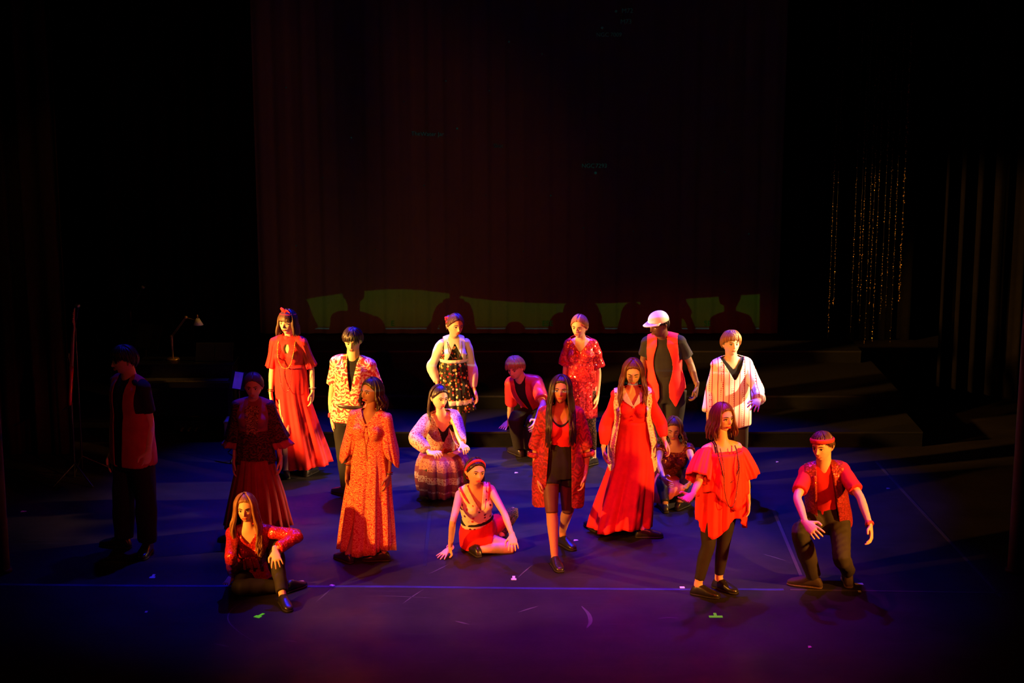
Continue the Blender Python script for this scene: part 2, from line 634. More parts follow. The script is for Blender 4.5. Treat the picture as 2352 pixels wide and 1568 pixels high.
    def torso(s, acc, q0=-0.24, q1=1.03, add=0.0, garment=False, n=24):
        f = add if callable(add) else (lambda q: add)
        qs = sorted(set([q0, q1] + [r[0] for r in s.tab if q0 < r[0] < q1] + [x for x in (-0.9, -0.75, -0.6, -0.5, -0.4, -0.3) if q0 < x < q1]))
        rings = []
        for q in qs:
            d = f(q)
            da, db = d if isinstance(d, tuple) else (d, d)
            R = s.ring(q, da, db, garment)
            if not garment and q < 0.35: R = (R[0], R[1], R[2], R[3] * s.slim, R[4] * s.slim)
            rings.append(R)
        addmesh(acc, *loft(rings, n, 2.25))
    def bust(s, acc, add=0.0, amt=1.0):
        if s.sex != 'f': return
        k = s.k
        for sg in (-1, 1):
            c, u, v, a, b = s.ring(0.69)
            p = c + u * sg * 0.068 * k - v * (b - 0.022 * k)
            addmesh(acc, *limb([p + s.t * 0.05 * k + v * 0.02, p, p - s.t * 0.03 * k], [0.03 * k + add, (0.056 * k * amt + add), 0.045 * k * amt + add], 12, 3))
    def arm_path(s, sd): 
        S, E, W = s.sh[sd], s.el[sd], s.wr[sd]
        return [S, S + (E - S) * 0.35, S + (E - S) * 0.72, E, E + (W - E) * 0.3, E + (W - E) * 0.7, W]
    def arm_rad(s, add=0.0):
        g = (1.0 if s.sex == 'f' else 1.16) * s.k * (0.5 + 0.5 * s.build)
        return [x * g + add for x in (.044, .039, .0345, .031, .0325, .0265, .0220)]
    def arm(s, acc, sd, upto=1.0, add=0.0, cuff=None, taper=None):
        """sleeve or arm down to a share of the arm"""
        P = catmull(s.arm_path(sd), 4)
        r = s.arm_rad()
        R = np.interp(np.linspace(0, 6, len(P)), range(7), r)
        ln = np.concatenate([[0], np.cumsum(np.linalg.norm(np.diff(P, axis=0), axis=1))])
        ln /= ln[-1]
        m = max(3, int(np.ceil(upto * 22)))
        ts = np.linspace(0, upto, m)
        pts = np.stack([np.interp(ts, ln, P[:, i]) for i in range(3)], 1)
        rr = np.interp(ts, ln, R)
        ad = np.array([add(x / upto) if callable(add) else add for x in ts])
        rr = rr + ad
        T, U, W = frames(pts)
        rings = [(pts[i], U[i], W[i], rr[i], rr[i]) for i in range(m)]
        r0 = rr[0]
        rings = [(pts[0] - T[0] * r0 * 0.8, U[0], W[0], r0 * 0.6, r0 * 0.6), (pts[0] - T[0] * r0 * 0.35, U[0], W[0], r0 * 0.93, r0 * 0.93)] + rings
        addmesh(acc, *loft(rings, 16))
    def traps(s, acc, add=0.0):
        for sd in 'RL':
            m = s.N * 0.5 + s.sh[sd] * 0.5 + s.t * 0.004
            r = (0.046 if s.sex == 'f' else 0.055) * s.k
            addmesh(acc, *limb([s.N - s.t * 0.01, m, s.sh[sd]], [r * 1.05 + add, r * 0.97 + add, r + add], 12, 3))
    def leg_pts(s, sd):
        Hh, K, A = s.hip[sd], s.kn[sd], s.an[sd]
        back = unit(np.cross(unit(K - Hh), s.uP)) * 0.0
        # the calf bulges away from the knee's front
        fw = -np.cross(unit(A - K + 1e-6), s.uP)
        cb = unit((Hh + A) / 2 - K + 1e-6)
        return [Hh, Hh + (K - Hh) * 0.35, Hh + (K - Hh) * 0.75, K, K + (A - K) * 0.3 + cb * 0.008, K + (A - K) * 0.7, A]
    def leg_rad(s, add=0.0):
        g = s.k * (0.5 + 0.5 * s.build) * (1.0 if s.sex == 'f' else 1.03)
        g *= s.slim
        return [x * g + add for x in (.088, .080, .062, .052, .053, .040, .034)]
    def leg(s, acc, sd, t0=0.0, upto=1.0, add=0.0, n=16):
        P = catmull(s.leg_pts(sd), 4)
        R = np.interp(np.linspace(0, 6, len(P)), range(7), s.leg_rad())
        ln = np.concatenate([[0], np.cumsum(np.linalg.norm(np.diff(P, axis=0), axis=1))])
        ln /= ln[-1]
        m = 24
        ts = np.linspace(t0, upto, m)
        pts = np.stack([np.interp(ts, ln, P[:, i]) for i in range(3)], 1)
        rr = np.interp(ts, ln, R) + np.array([add((x - t0) / (upto - t0)) if callable(add) else add for x in ts])
        T, U, W = frames(pts)
        addmesh(acc, *loft([(pts[i], U[i], W[i], rr[i], rr[i]) for i in range(m)], n))
    def hand_parts(s, sd):
        w, tip = s.wr[sd], s.tip[sd]
        o = s.palm[sd]
        k = s.H / 1.68 * (1.0 if s.sex == 'f' else 1.08)
        d = unit(tip - w)
        n0 = np.array(o['n'], float) if 'n' in o else (s.uC if sd == 'R' else -s.uC)
        n = unit(n0 - d * np.dot(n0, d))
        wd = np.cross(d, n) * (1 if sd == 'R' else -1)
        curl = o.get('curl', 0.35)
        spread = o.get('spread', 0.08)
        acc = newacc()
        kn = w + d * 0.088 * k
        P = [w - d * 0.02 * k, w + d * 0.02 * k, w + d * 0.055 * k, kn]
        addmesh(acc, *limb(P, [(0.025 * k, 0.020 * k), (0.031 * k, 0.018 * k), (0.040 * k, 0.017 * k), (0.039 * k, 0.013 * k)], 14, 3, u0=wd))
        for i, (off, ln) in enumerate(((0.0300, 0.072), (0.0100, 0.082), (-0.0100, 0.075), (-0.0290, 0.058))):
            ln *= k
            p = kn + wd * off * k - d * 0.012 * k
            a = spread * (1.5 - i)
            dd = unit(d + wd * a)
            c = curl * (0.8 + 0.18 * i)
            pts, ang = [p, p + dd * 0.014 * k], 0.0
            q = pts[-1]
            for j, fr in enumerate((0.44, 0.31, 0.25)):
                ang += c * (0.7, 1.2, 0.8)[j]
                q = q + (dd * math.cos(ang) + n * math.sin(ang)) * ln * fr
                pts.append(q)
            r = (0.0088 if i < 3 else 0.0076) * k
            addmesh(acc, *limb(pts, [r, r * 1.02, r * 0.96, r * 0.9, r * 0.72], 10, 3))
        p = w + d * 0.022 * k + wd * 0.020 * k
        td = unit(d * 0.72 + wd * o.get('thumb', 0.75) + n * 0.25)
        addmesh(acc, *limb([p, p + td * 0.034 * k, p + td * 0.062 * k + n * 0.004, p + unit(td + d * 0.45) * 0.088 * k + n * 0.008],
                           [0.014 * k, 0.012 * k, 0.0105 * k, 0.008 * k], 10, 3))
        V, Q, N = remesh(acc, 0.0042, 1)
        return V, Q
    def body(s, voxel=0.0105, legs=True):
        acc = newacc()
        s.torso(acc)
        s.bust(acc)
        s.traps(acc)
        hb = s.hl((0, 0.022, -0.045))
        r = (0.050 if s.sex == 'f' else 0.060) * s.k
        addmesh(acc, *limb([s.N - s.t * 0.05, s.N + s.t * 0.005, s.N * 0.45 + hb * 0.55, hb], [r * 1.25, r * 1.12, r * 0.98, r], 16, 3))
        for sd in 'RL':
            s.arm(acc, sd)
            s.leg(acc, sd)
            f = unit(s.toe[sd] - s.an[sd])
            addmesh(acc, *limb([s.an[sd], s.an[sd] + f * 0.05, s.an[sd] + (s.toe[sd] - s.an[sd]) * 0.8], [0.034 * s.k, 0.034 * s.k, 0.024 * s.k], 12, 3))
        V, Q, N = remesh(acc, voxel, 4)
        hv, hf = head_mesh(0.6 if s.sex == 'f' else 1.15)
        parts = [(V, Q), (s.hl(hv), hf)]
        for sg in (-1, 1):
            ev, ef = limb([(sg * 0.072, 0.012, 0.012), (sg * 0.083, 0.020, 0.006), (sg * 0.074, 0.012, -0.024)],
                          [(0.007, 0.014), (0.008, 0.017), (0.006, 0.010)], 10, 3, u0=(1, 0, 0))
            parts.append((s.hl(ev), ef))
        for sd in 'RL': parts.append(s.hand_parts(sd))
        me = union(parts)
        b = put('body', None, None, s.skin, s.root, me=me)
        s.bodyob = b
        return b
    def face(s, brow=(0.03, 0.015, 0.01), lip=(0.55, 0.10, 0.08), iris=(0.05, 0.025, 0.012), closed=False, makeup=1.0):
        white, dark = plain('eye_white', (0.75, 0.72, 0.68), 0.25, 0.5, vary=0.02, bump=0), plain('iris_%.2f' % iris[0], iris, 0.2, 0.6, bump=0)
        lash = plain('eyelash', (0.012, 0.008, 0.006), 0.6, bump=0)
        bm = plain('brow_%.3f' % brow[0], brow, 0.8, bump=0)
        for sg in (-1, 1):
            if not closed:
                v, f = ball((0, 0, 0), (0.0145, 0.008, 0.0068), 14, 9)
                c = np.array([sg * 0.031, -0.0735, 0.0025])
                e = put('eye', s.hl(v + c), f, white, s.root)
                v, f = ball((0, 0, 0), (0.0060, 0.0030, 0.0063), 10, 7)
                put('iris', s.hl(v + c + np.array([0, -0.0068, 0])), f, dark, e)
            P = [(sg * 0.014, -0.0785, 0.006), (sg * 0.024, -0.0835, 0.0115), (sg * 0.034, -0.0815, 0.0115), (sg * 0.047, -0.072, 0.006)]
            if closed: P = [(x, y - 0.001, z - 0.009) for x, y, z in P]
            v, f = limb(P, [0.0012, 0.0026 * makeup, 0.0030 * makeup, 0.0014], 8, 3)
            put('eyelash', s.hl(v), f, lash, s.root)
            P = [(sg * 0.013, -0.0895, 0.023), (sg * 0.026, -0.0885, 0.0275), (sg * 0.038, -0.083, 0.028), (sg * 0.050, -0.0725, 0.022)]
            v, f = limb(P, [0.0026, 0.0036, 0.0032, 0.0012], 8, 3)
            put('eyebrow', s.hl(v), f, bm, s.root)
        lm = plain('lip_%.2f_%.2f' % (lip[0], lip[1]), lip, 0.4, 0.4, bump=0)
        acc = newacc()
        addmesh(acc, *limb([(-0.023, -0.0815, -0.0570), (-0.011, -0.0925, -0.0530), (0, -0.0945, -0.0540), (0.011, -0.0925, -0.0530), (0.023, -0.0815, -0.0570)],
                           [0.0015, 0.0038, 0.0036, 0.0038, 0.0015], 8, 3))
        addmesh(acc, *limb([(-0.021, -0.0815, -0.0585), (-0.010, -0.0915, -0.0625), (0, -0.0935, -0.0635), (0.010, -0.0915, -0.0625), (0.021, -0.0815, -0.0585)],
                           [0.0015, 0.0042, 0.0048, 0.0042, 0.0015], 8, 3))
        put('lips', s.hl(accV(acc) + np.array([0, 0.0022, 0])), acc[1], lm, s.root)
    # ---------------------------------------------------------- clothing
    def garment(s, name, mat, q0=-0.1, q1=0.985, add=0.016, sleeve=None, sadd=0.014, legs=None, ladd=0.018, voxel=0.0105, wr=(0.006, 22), cut=None,
                seed=1, extra=None, bust=True, thick=0.0, traps=True, smooth=3, leg_sides='RL', arm_sides='RL', parent=None):
        acc = newacc()
        s.torso(acc, q0, q1, add, garment=True)
        ad = add(0.7) if callable(add) else add
        ad = ad[0] if isinstance(ad, tuple) else ad
        if bust and q1 > 0.7 and q0 < 0.6: s.bust(acc, ad * 0.8)
        if traps and q1 > 0.93: s.traps(acc, min(ad, 0.016))
        if sleeve:
            for sd in arm_sides: s.arm(acc, sd, sleeve, sadd)
        if legs:
            for sd in leg_sides: s.leg(acc, sd, 0.0, legs, ladd)
        if extra: extra(acc)
        V, Q, N = remesh(acc, voxel, smooth)
        if wr: V = wrinkle(V, N, wr[0], wr[1], seed)
        if cut is not None:
            q, x, y = s.tcoord(V)
            g = cut(q, x, y, V)
            V, Q = clip(V, Q, g)
        ob = put(name, V, Q, mat, parent or s.root, thick=thick)
        return ob
    def trousers(s, mat, upto=0.97, add=0.020, flare=0.012, q1=0.30, name='trousers', seed=3, wr=(0.008, 20), waist=0.016):
        return s.garment(name, mat, -0.22, q1, lambda q: waist, legs=upto, ladd=lambda t: add + flare * t, wr=wr, seed=seed, bust=False, traps=False)
    def shoe(s, sd, mat, length=0.262, sole=None, boot=0.0):
        k = s.k * (1.0 if s.sex == 'f' else 1.08)
        A, T = s.an[sd], s.toe[sd]
        d = T - A
        flat = T[2] - s.z0 < 0.06 and A[2] - s.z0 < 0.14
        if flat: d = np.array([d[0], d[1], 0])
        d = unit(d)
        up = np.array([0, 0, 1.0])
        up = unit(up - d * np.dot(up, d))
        side = np.cross(d, up)
        L = length * k
        heel = A - d * 0.055 * k - up * 0.085 * k
        if flat: heel[2] = s.z0 + 0.004
        prof = ((-0.005, .020, .030, .03), (0.015, .031, .034, .072), (0.06, .034, .034, .098), (0.11, .036, .034, .086), (0.15, .041, .036, .066), (0.19, .044, .04, .052),
                (0.23, .038, .034, .040), (0.255, .022, .02, .026))
        acc = newacc()
        rings = []
        for x, a, a2, h in prof:
            h *= k
            rings.append((heel + d * x * k * length / 0.262 + up * (h / 2 + 0.006), -side if False else side, up, a * k, h / 2))
        # u x v must point along d
        if np.dot(np.cross(rings[0][1], rings[0][2]), d) < 0: rings = [(c, -u, v, a, b) for c, u, v, a, b in rings]
        V, F = loft(rings, 18, 2.6)
        ob = put('shoe', V, F, mat, s.root)
        rings = []
        for x, a, a2, h in prof:
            rings.append((heel + d * x * k * length / 0.262 * 1.01 + up * 0.007, side, up, a * k * 1.07, 0.008))
        if np.dot(np.cross(rings[0][1], rings[0][2]), d) < 0: rings = [(c, -u, v, a, b) for c, u, v, a, b in rings]
        V, F = loft(rings, 18, 3.5)
        put('sole', V, F, sole or plain('sole_black', (0.02, 0.016, 0.013), 0.6), ob)
        acc = newacc()
        for i in range(3):
            c = heel + d * (0.105 + 0.024 * i) * k + up * (0.093 - 0.012 * i) * k
            addmesh(acc, *limb([c - side * 0.022 * k - up * .008, c, c + side * 0.022 * k - up * .008], [0.0035] * 3, 6, 2))
        put('laces', accV(acc), acc[1], plain('lace', (0.03, 0.025, 0.02), 0.8), ob)
        return ob
    def band(s, name, mat, centre, ax, r, w=0.006, h=0.006, n=28, parent=None):
        """ring worn round an arm: bracelet or watch strap"""
        ax = unit(ax)
        u = unit_perp((1, 0.2, 0.1), ax)
        v = np.cross(ax, u)
        V, F = [], []
        m = 8
        for i in range(n):
            a = 2 * pi * i / n
            rd = u * math.cos(a) + v * math.sin(a)
            for j in range(m):
                b = 2 * pi * j / m
                V.append(centre + rd * (r + h * math.cos(b)) + ax * w * math.sin(b))
        for i in range(n):
            for j in range(m):
                F.append((i * m + j, ((i + 1) % n) * m + j, ((i + 1) % n) * m + (j + 1) % m, i * m + (j + 1) % m))
        return put(name, V, F, mat, parent or s.root)
    def bracelet(s, sd, mat, t=0.92, w=0.004, h=0.004, name='bracelet', loose=0.006):
        E, W = s.el[sd], s.wr[sd]
        r = s.arm_rad()[-1] * (1 + 0.25 * (1 - t) * 4) + loose
        return s.band(name, mat, E + (W - E) * t, W - E, r, w, h)
    def beads(s, mat, drop, width=0.085, r=0.006, gap=0.014, off=0.03, top=0.99, name='necklace', parent=None):
        """bead necklace hanging from the neck; drop in torso shares"""
        pts = []
        n = 60
        for i in range(n + 1):
            a = pi * i / n
            x = -math.cos(a) * width
            q = top - drop * math.sin(a) ** 0.75
            c, u, v, A, B = s.ring(q)
            xx = x * (1.0 if q > 0.9 else 1.0)
            yy = B * math.sqrt(max(0.05, 1 - (xx / A) ** 2)) + off
            if s.sex == 'f': yy += 0.035 * s.k * math.exp(-((q - 0.69) / 0.12) ** 2) 
            if q < 0.66 and s.sex == 'f': yy = max(yy, B + off + 0.03 * s.k)
            pts.append(c + u * xx - v * yy)
        pts = np.array(pts)
        ln = np.concatenate([[0], np.cumsum(np.linalg.norm(np.diff(pts, axis=0), axis=1))])
        acc = newacc()
        bv, bf = ball((0, 0, 0), r, 7, 5)
        for d in np.arange(0, ln[-1], gap):
            c = np.array([np.interp(d, ln, pts[:, i]) for i in range(3)])
            addmesh(acc, bv + c, bf)
        addmesh(acc, *limb(pts[::3], [r * 0.3] * len(pts[::3]), 5, 1))
        return put(name, accV(acc), acc[1], mat, parent or s.root)
    # ---------------------------------------------------------- hair
    def hairline(s, phi, kind):
        a = np.abs(phi)
        f, side, back = {'long': (0.078, 0.0, -0.09), 'short': (0.07, 0.012, -0.062), 'bangs': (0.030, -0.02, -0.09)}[kind]
        z = np.interp(a, [0, 0.55, 0.95, 1.35, 1.9, pi], [f, f - 0.008, f * 0.55, side + 0.01, side - 0.025, back])
        return z
    def scalp(s, acc, kind, off=0.012, rough=0.25, seed=0):
        r = np.random.default_rng(seed)
        n, m = 90, 16
        phi = np.linspace(-pi, pi, n, endpoint=False)
        zl = s.hairline(phi, kind)
        thm = np.arccos(np.clip(zl / 0.117, -0.98, 0.98))
        lum = 1 + rough * (np.sin(phi * 23 + r.uniform(0, 6)) * 0.5 + np.sin(phi * 37 + 1.0) * 0.4 + r.normal(size=n) * 0.25)
        rows = []
        for lay, o in ((0, off), (1, -0.008)):
            for i in range(m + 1):
                f = i / m
                th = np.maximum(0.02, thm * f)
                w = o * (lum if lay == 0 else 1) * (1 if f < 0.9 else 1 - 0.75 * ((f - 0.9) / 0.1)) if lay == 0 else o
                X, Y, Z = head_point(phi, th, 0.0, features=False)
                d = np.stack([X, Y - 0.008, Z], 1)
                d /= np.linalg.norm(d, axis=1)[:, None]
                P = np.stack([X, Y, Z], 1) + d * (np.asarray(w).reshape(-1, 1) if np.ndim(w) else w)
                rows.append(P)
        outer, inner = rows[:m + 1], rows[m + 1:]
        seq = outer + inner[::-1]
        V = np.vstack(seq)
        F = []
        for i in range(len(seq) - 1):
            for j in range(n):
                k = (j + 1) % n
                F.append((i * n + j, (i + 1) * n + j, (i + 1) * n + k, i * n + k))
        addmesh(acc, s.hl(V), F)
    def push_out(s, p, margin):
        q, x, y = s.tcoord(p[None])
        q, x, y = q[0], x[0], y[0]
        if q > 1.02 or q < -0.3: return p
        a, b = s.rad(q)
        a, b = a + margin, b + margin + (0.04 * s.k * math.exp(-((q - 0.69) / 0.15) ** 2) if s.sex == 'f' and y > 0 else 0)
        if q > 0.8: a = max(a, 0.15 * s.k)
        e = math.hypot(x / a, y / b)
        if e < 1:
            w = float(np.clip(q, 0, 1))
            u = unit(s.uP * (1 - w) + s.uC * w)
            fr = np.cross(u, s.t)
            # move mostly front or back so that hair lies on the chest or the back
            ny = (1 if y >= -0.02 else -1) * b * math.sqrt(max(0.0, 1 - min(1, (x / a)) ** 2))
            p = p + fr * (ny - y)
        return p
    def hair(s, mat, kind='long', length=0.3, n=64, wave=0.0, seed=0, spread=1.0, thick=0.011, front=0.5, off=0.013, part=0.0, parts=None, vary=0.25, margin=0.03,
             fringe=0.0, back_only=False, wfreq=30.0, taper=0.35):
        r = np.random.default_rng(seed)
        acc = newacc()
        s.scalp(acc, 'short' if kind == 'short' else ('bangs' if kind == 'bangs' else 'long'), off, seed=seed)
        lk = 'short' if kind == 'short' else ('bangs' if kind == 'bangs' else 'long')
        def surf(phi, th, o):
            X, Y, Z = head_point(np.array([phi]), np.array([th]), 0.0, features=False)
            p = np.array([X[0], Y[0], Z[0]])
            return p + unit(p - np.array([0, 0.008, 0])) * o
        if kind == 'updo':
            d1 = unit(np.array([0, 0.92, 0.30]))
            for i in range(n):
                a = 0.15 + (2.3 - 0.15) * (i + r.uniform()) / n
                phi = a * (1 if i % 2 else -1)
                z = float(s.hairline(np.array([phi]), 'long')[0])
                X, Y, Z = head_point(np.array([phi]), np.array([math.acos(max(-0.95, min(0.98, z / 0.117)))]), 0.0, features=False)
                d0 = unit(np.array([X[0] / 0.076, (Y[0] - 0.008) / 0.096, Z[0] / 0.117]))
                mid = unit(d0 * 0.5 + d1 * 0.5 + np.array([0, 0, 0.25]))
                pts = []
                for tt in (0, 0.2, 0.4, 0.6, 0.8, 1.0):
                    d = unit(d0 * (1 - tt) ** 2 + mid * 2 * tt * (1 - tt) * 1.2 + d1 * tt ** 2)
                    e_ = off * (0.5 + 0.6 * math.sin(pi * min(1, tt * 1.1 + 0.12))) + 0.001
                    pts.append(s.hl(np.array([d[0] * 0.076, d[1] * 0.096 + 0.008, d[2] * 0.117]) + d * e_))
                addmesh(acc, *limb(pts, [thick * x * s.hs for x in (0.35, 0.7, 0.9, 0.9, 0.85, 0.7)], 6, 2))
        elif kind == 'short':
            for i in range(n):
                phi = r.uniform(-pi, pi)
                z = float(s.hairline(np.array([phi]), 'short')[0])
                over = fringe if abs(phi) < 0.9 else 0.0
                th1 = math.acos(max(-0.9, min(0.98, (z - r.uniform(0, 0.015) - over * r.uniform(0.5, 1.1)) / 0.117)))
                th0 = r.uniform(0.05, th1 * 0.6)
                tw = r.uniform(-0.25, 0.25) + part
                pts = [surf(phi + tw * (t - 0.4), th0 + (th1 - th0) * t, off * (0.85 + 0.35 * math.sin(pi * t)) + r.uniform(0, 0.003)) for t in (0, 0.3, 0.6, 0.85, 1.0)]
                addmesh(acc, *limb([s.hl(p) for p in pts], [thick * x * s.hs for x in (0.55, 0.95, 0.9, 0.7, 0.25)], 6, 2))
        else:
            for i in range(n):
                a = front + (pi - front) * ((i + r.uniform(0, 1)) / n)
                phi = a * (1 if i % 2 else -1)
                if back_only: phi = (1 if i % 2 else -1) * (1.5 + (pi - 1.5) * ((i + r.uniform()) / n))
                th1 = pi * 0.5 + 0.1
                o = off + r.uniform(-0.002, 0.008)
                ps = part / 0.08
                pts = []
                for t in (0.12, 0.3, 0.5, 0.72, 0.9):
                    w = phi * min(1.0, 0.75 + 0.25 * t * 1.2)
                    pts.append(s.hl(surf(phi, th1 * t, o)))
                p = s.hl(surf(phi, th1, o + 0.004))
                pts.append(p)
                outd = s.HR @ np.array([math.sin(phi), -math.cos(phi) * 0.5, 0])
                outd[2] = 0
                outd = unit(outd)
                L = length * r.uniform(1 - vary, 1.0)
                ph, ph2 = r.uniform(0, 6), r.uniform(0, 6)
                m = max(4, int(L / 0.05))
                jit = r.uniform(-0.012, 0.012)
                q = p.copy()
                for j in range(1, m + 1):
                    f = j / m
                    q = p + np.array([0, 0, -L * f]) + outd * (0.02 * spread * math.sin(min(1, f * 1.6) * pi / 2) + jit * f)
                    if wave:
                        q = q + np.array([math.sin(f * L * wfreq + ph), math.cos(f * L * wfreq + ph2), 0]) * wave * min(1, f * 3)
                    q = s.push_out(q, margin + r.uniform(0, 0.012))
                    pts.append(q)
                k = len(pts)
                rr = [thick * s.hs * min(1, 0.55 + 0.15 * x) * (1 - (1 - taper) * max(0, (x - 5) / (k - 5)) ** 1.5) for x in range(k)]
                rr[-1] *= 0.5
                addmesh(acc, *limb(pts, rr, 6, 2))
            if kind == 'bangs':
                for i in range(26):
                    phi = -0.85 + 1.7 * (i + r.uniform()) / 26
                    th1 = math.acos((0.036 - r.uniform(0, 0.008)) / 0.117)
                    pts = [surf(phi * (0.7 + 0.3 * t), 0.2 + (th1 - 0.2) * t, off + 0.004) for t in (0, 0.3, 0.6, 0.85, 1)]
                    addmesh(acc, *limb([s.hl(p) for p in pts], [thick * x * s.hs for x in (0.6, 0.9, 0.9, 0.75, 0.4)], 6, 2))
        return put('hair', accV(acc), acc[1], mat, s.root)
    def lock_mesh(s, pts, rad, n=8): return limb(pts, rad, n, 3)
    def headband(s, mat, tilt=0.25, w=0.014, off=0.016, name='headband', zc=0.07, r=None):
        """cloth band over the crown or round the brow: a plane cutting the head"""
        n = 44
        V, F = [], []
        nrm = np.array([0, -math.sin(tilt), math.cos(tilt)])
        cen = np.array([0, 0.008, zc])
        u = np.array([1.0, 0, 0])
        v = np.cross(nrm, u)
        ring = []
        for i in range(n):
            a = 2 * pi * i / n
            d = u * math.cos(a) + v * math.sin(a)
            # march out to the skull ellipsoid
            A = (d[0] / 0.076) ** 2 + (d[1] / 0.096) ** 2 + (d[2] / 0.117) ** 2
            cc = cen - np.array([0, 0.008, 0])
            B = 2 * (cc[0] * d[0] / 0.076 ** 2 + cc[1] * d[1] / 0.096 ** 2 + cc[2] * d[2] / 0.117 ** 2)
            C = (cc[0] / 0.076) ** 2 + (cc[1] / 0.096) ** 2 + (cc[2] / 0.117) ** 2 - 1
            t = (-B + math.sqrt(max(0, B * B - 4 * A * C))) / (2 * A)
            p = cen + d * t
            o = unit(np.array([p[0] / 0.076 ** 2, (p[1] - 0.008) / 0.096 ** 2, p[2] / 0.117 ** 2]))
            ring.append((p, o))
        for p, o in ring:
            for (dz, do) in ((-w, off - 0.006), (-w * 0.5, off + 0.002), (0, off + 0.004), (w * 0.5, off + 0.002), (w, off - 0.006), (w * 0.5, off - 0.012), (-w * 0.5, off - 0.012)):
                V.append(p + o * do + nrm * dz)
        m = 7
        for i in range(n):
            for j in range(m):
                F.append((i * m + j, ((i + 1) % n) * m + j, ((i + 1) % n) * m + (j + 1) % m, i * m + (j + 1) % m))
        return put(name, s.hl(np.array(V)), F, mat, s.root)

def unit_perp(u, t):
    u = np.asarray(u, float)
    return unit(u - t * np.dot(u, t))

def cloth(rings, nf=9, seed=0, nseg=96, sub=4, hem=None, power=1.0, sway=0.5):
    """open hanging cloth: rings (centre, u, v, a, b, fold) from top to bottom; u, v span the ring"""
    r = np.random.default_rng(seed)
    C = catmull([x[0] for x in rings], sub)
    A = catmull([(x[3], x[4], x[5]) for x in rings], sub)
    m = len(C)
    th = np.arange(nseg) * 2 * pi / nseg
    ph = r.uniform(0, 6, 4)
    u, v = rings[0][1], rings[0][2]
    V = []
    for i in range(m):
        f = i / (m - 1)
        fold = np.cos(nf * th + ph[0] + sway * np.sin(2 * th + ph[1] + 1.2 * f) + 0.4 * np.sin(3 * f + ph[2]))
        fold = np.sign(fold) * np.abs(fold) ** power + 0.45 * np.cos((2 * nf + 3) * th + ph[3] + f)
        s = 1 + A[i][2] * fold
        P = C[i][None] + np.outer(np.cos(th) * A[i][0] * s, u) + np.outer(np.sin(th) * A[i][1] * s, v)
        if hem is not None:
            P[:, 2] += hem(th) * f ** 2
        V.append(P)
    F = []
    for i in range(m - 1):
        for j in range(nseg):
            k = (j + 1) % nseg
            F.append((i * nseg + j, (i + 1) * nseg + j, (i + 1) * nseg + k, i * nseg + k))
    return np.vstack(V), F

def px_rings(p, rows, ratio=0.75, yaw=0.0):
    """cloth rings from the outline in the photograph: rows (py, x left, x right, dy, fold)"""
    out = []
    u = np.array([math.cos(yaw), math.sin(yaw), 0])
    v = np.array([-math.sin(yaw), math.cos(yaw), 0])
    for py, xl, xr, dy, fold in rows:
        c = at((xl + xr) / 2, py, p.Y + dy)
        a = (xr - xl) / 2 / ppm(c)
        out.append((c, u, v, a, a * ratio, fold))
    return out
# ---------------------------------------------------------------- floor, steps, drapes
def stage():
    pass
n = NT('dance_floor')
v = n.mapped()
c = n.ramp(n.noise(v, 1.6, 8.0, 0.6), [(0.3, (0.013, 0.0105, 0.0125)), (0.7, (0.024, 0.0195, 0.0235))])
m1 = n.mapped((1, 9, 1))
sc = n.ramp(n.noise(m1, 2.2, 6.0, 0.7), [(0.56, 0.0), (0.72, 1.0)])
c = n.mix(sc, c, (0.030, 0.026, 0.032))
n.l(c, n.b.inputs['Base Color'])
n.l(n.ramp(n.noise(v, 3.0, 6.0), [(0.3, 0.42), (0.7, 0.60)]), n.b.inputs['Roughness'])
n.bump(n.noise(v, 40.0), 0.05, 0.004)
n.b.inputs['Specular IOR Level'].default_value = 0.13
FLOORM = n.m
V, F = boxmesh((-9, 8.0, -0.10), (9, 27, 0.0))
o = put('floor', V, F, FLOORM, smooth=False); o['kind'] = 'structure'; o['label'] = 'dark scuffed stage dance floor'; o['category'] = 'floor'
STEPM = plain('step_black', (0.007, 0.0066, 0.008), 0.6, 0.3)
RISM = plain('riser_black', (0.006, 0.006, 0.006), 0.9, 0.05)
for (x0, x1, y0, y1, z0, z1, lab) in ((-3.0, 4.5, 18.55, 21.9, 0, 0.17, 'lowest wide black step across the back of the stage'),
                                 (-3.0, 4.5, 19.58, 21.9, 0.17, 0.325, 'middle wide black step across the back of the stage'),
                                 (-3.0, 4.35, 21.3, 21.9, 0.325, 0.48, 'highest black step below the projected backdrop')):
    b = thing('stage_step', (0, y0, z0), lab, 'step')
    V, F = boxmesh((x0, y0, z0), (x1, y1, z1 - 0.02)); put('riser', V, F, RISM, b, smooth=False)
    V, F = boxmesh((x0, y0 - 0.015, z1 - 0.02), (x1, y1, z1)); put('tread', V, F, STEPM, b, smooth=False)
V, F = boxmesh((-9, 27, 0), (9, 27.2, 10))
o = put('wall_back', V, F, plain('wall_black', (0.006, 0.006, 0.006), 0.95, 0.05), smooth=False); o['kind'] = 'structure'
for sd, x in (('left', -9.0), ('right', 8.9)):
    V, F = boxmesh((x, 8, 0), (x + 0.1, 27, 10))
    o = put('wall_' + sd, V, F, plain('wall_black', (0.006, 0.006, 0.006), 0.95, 0.05), smooth=False); o['kind'] = 'structure'

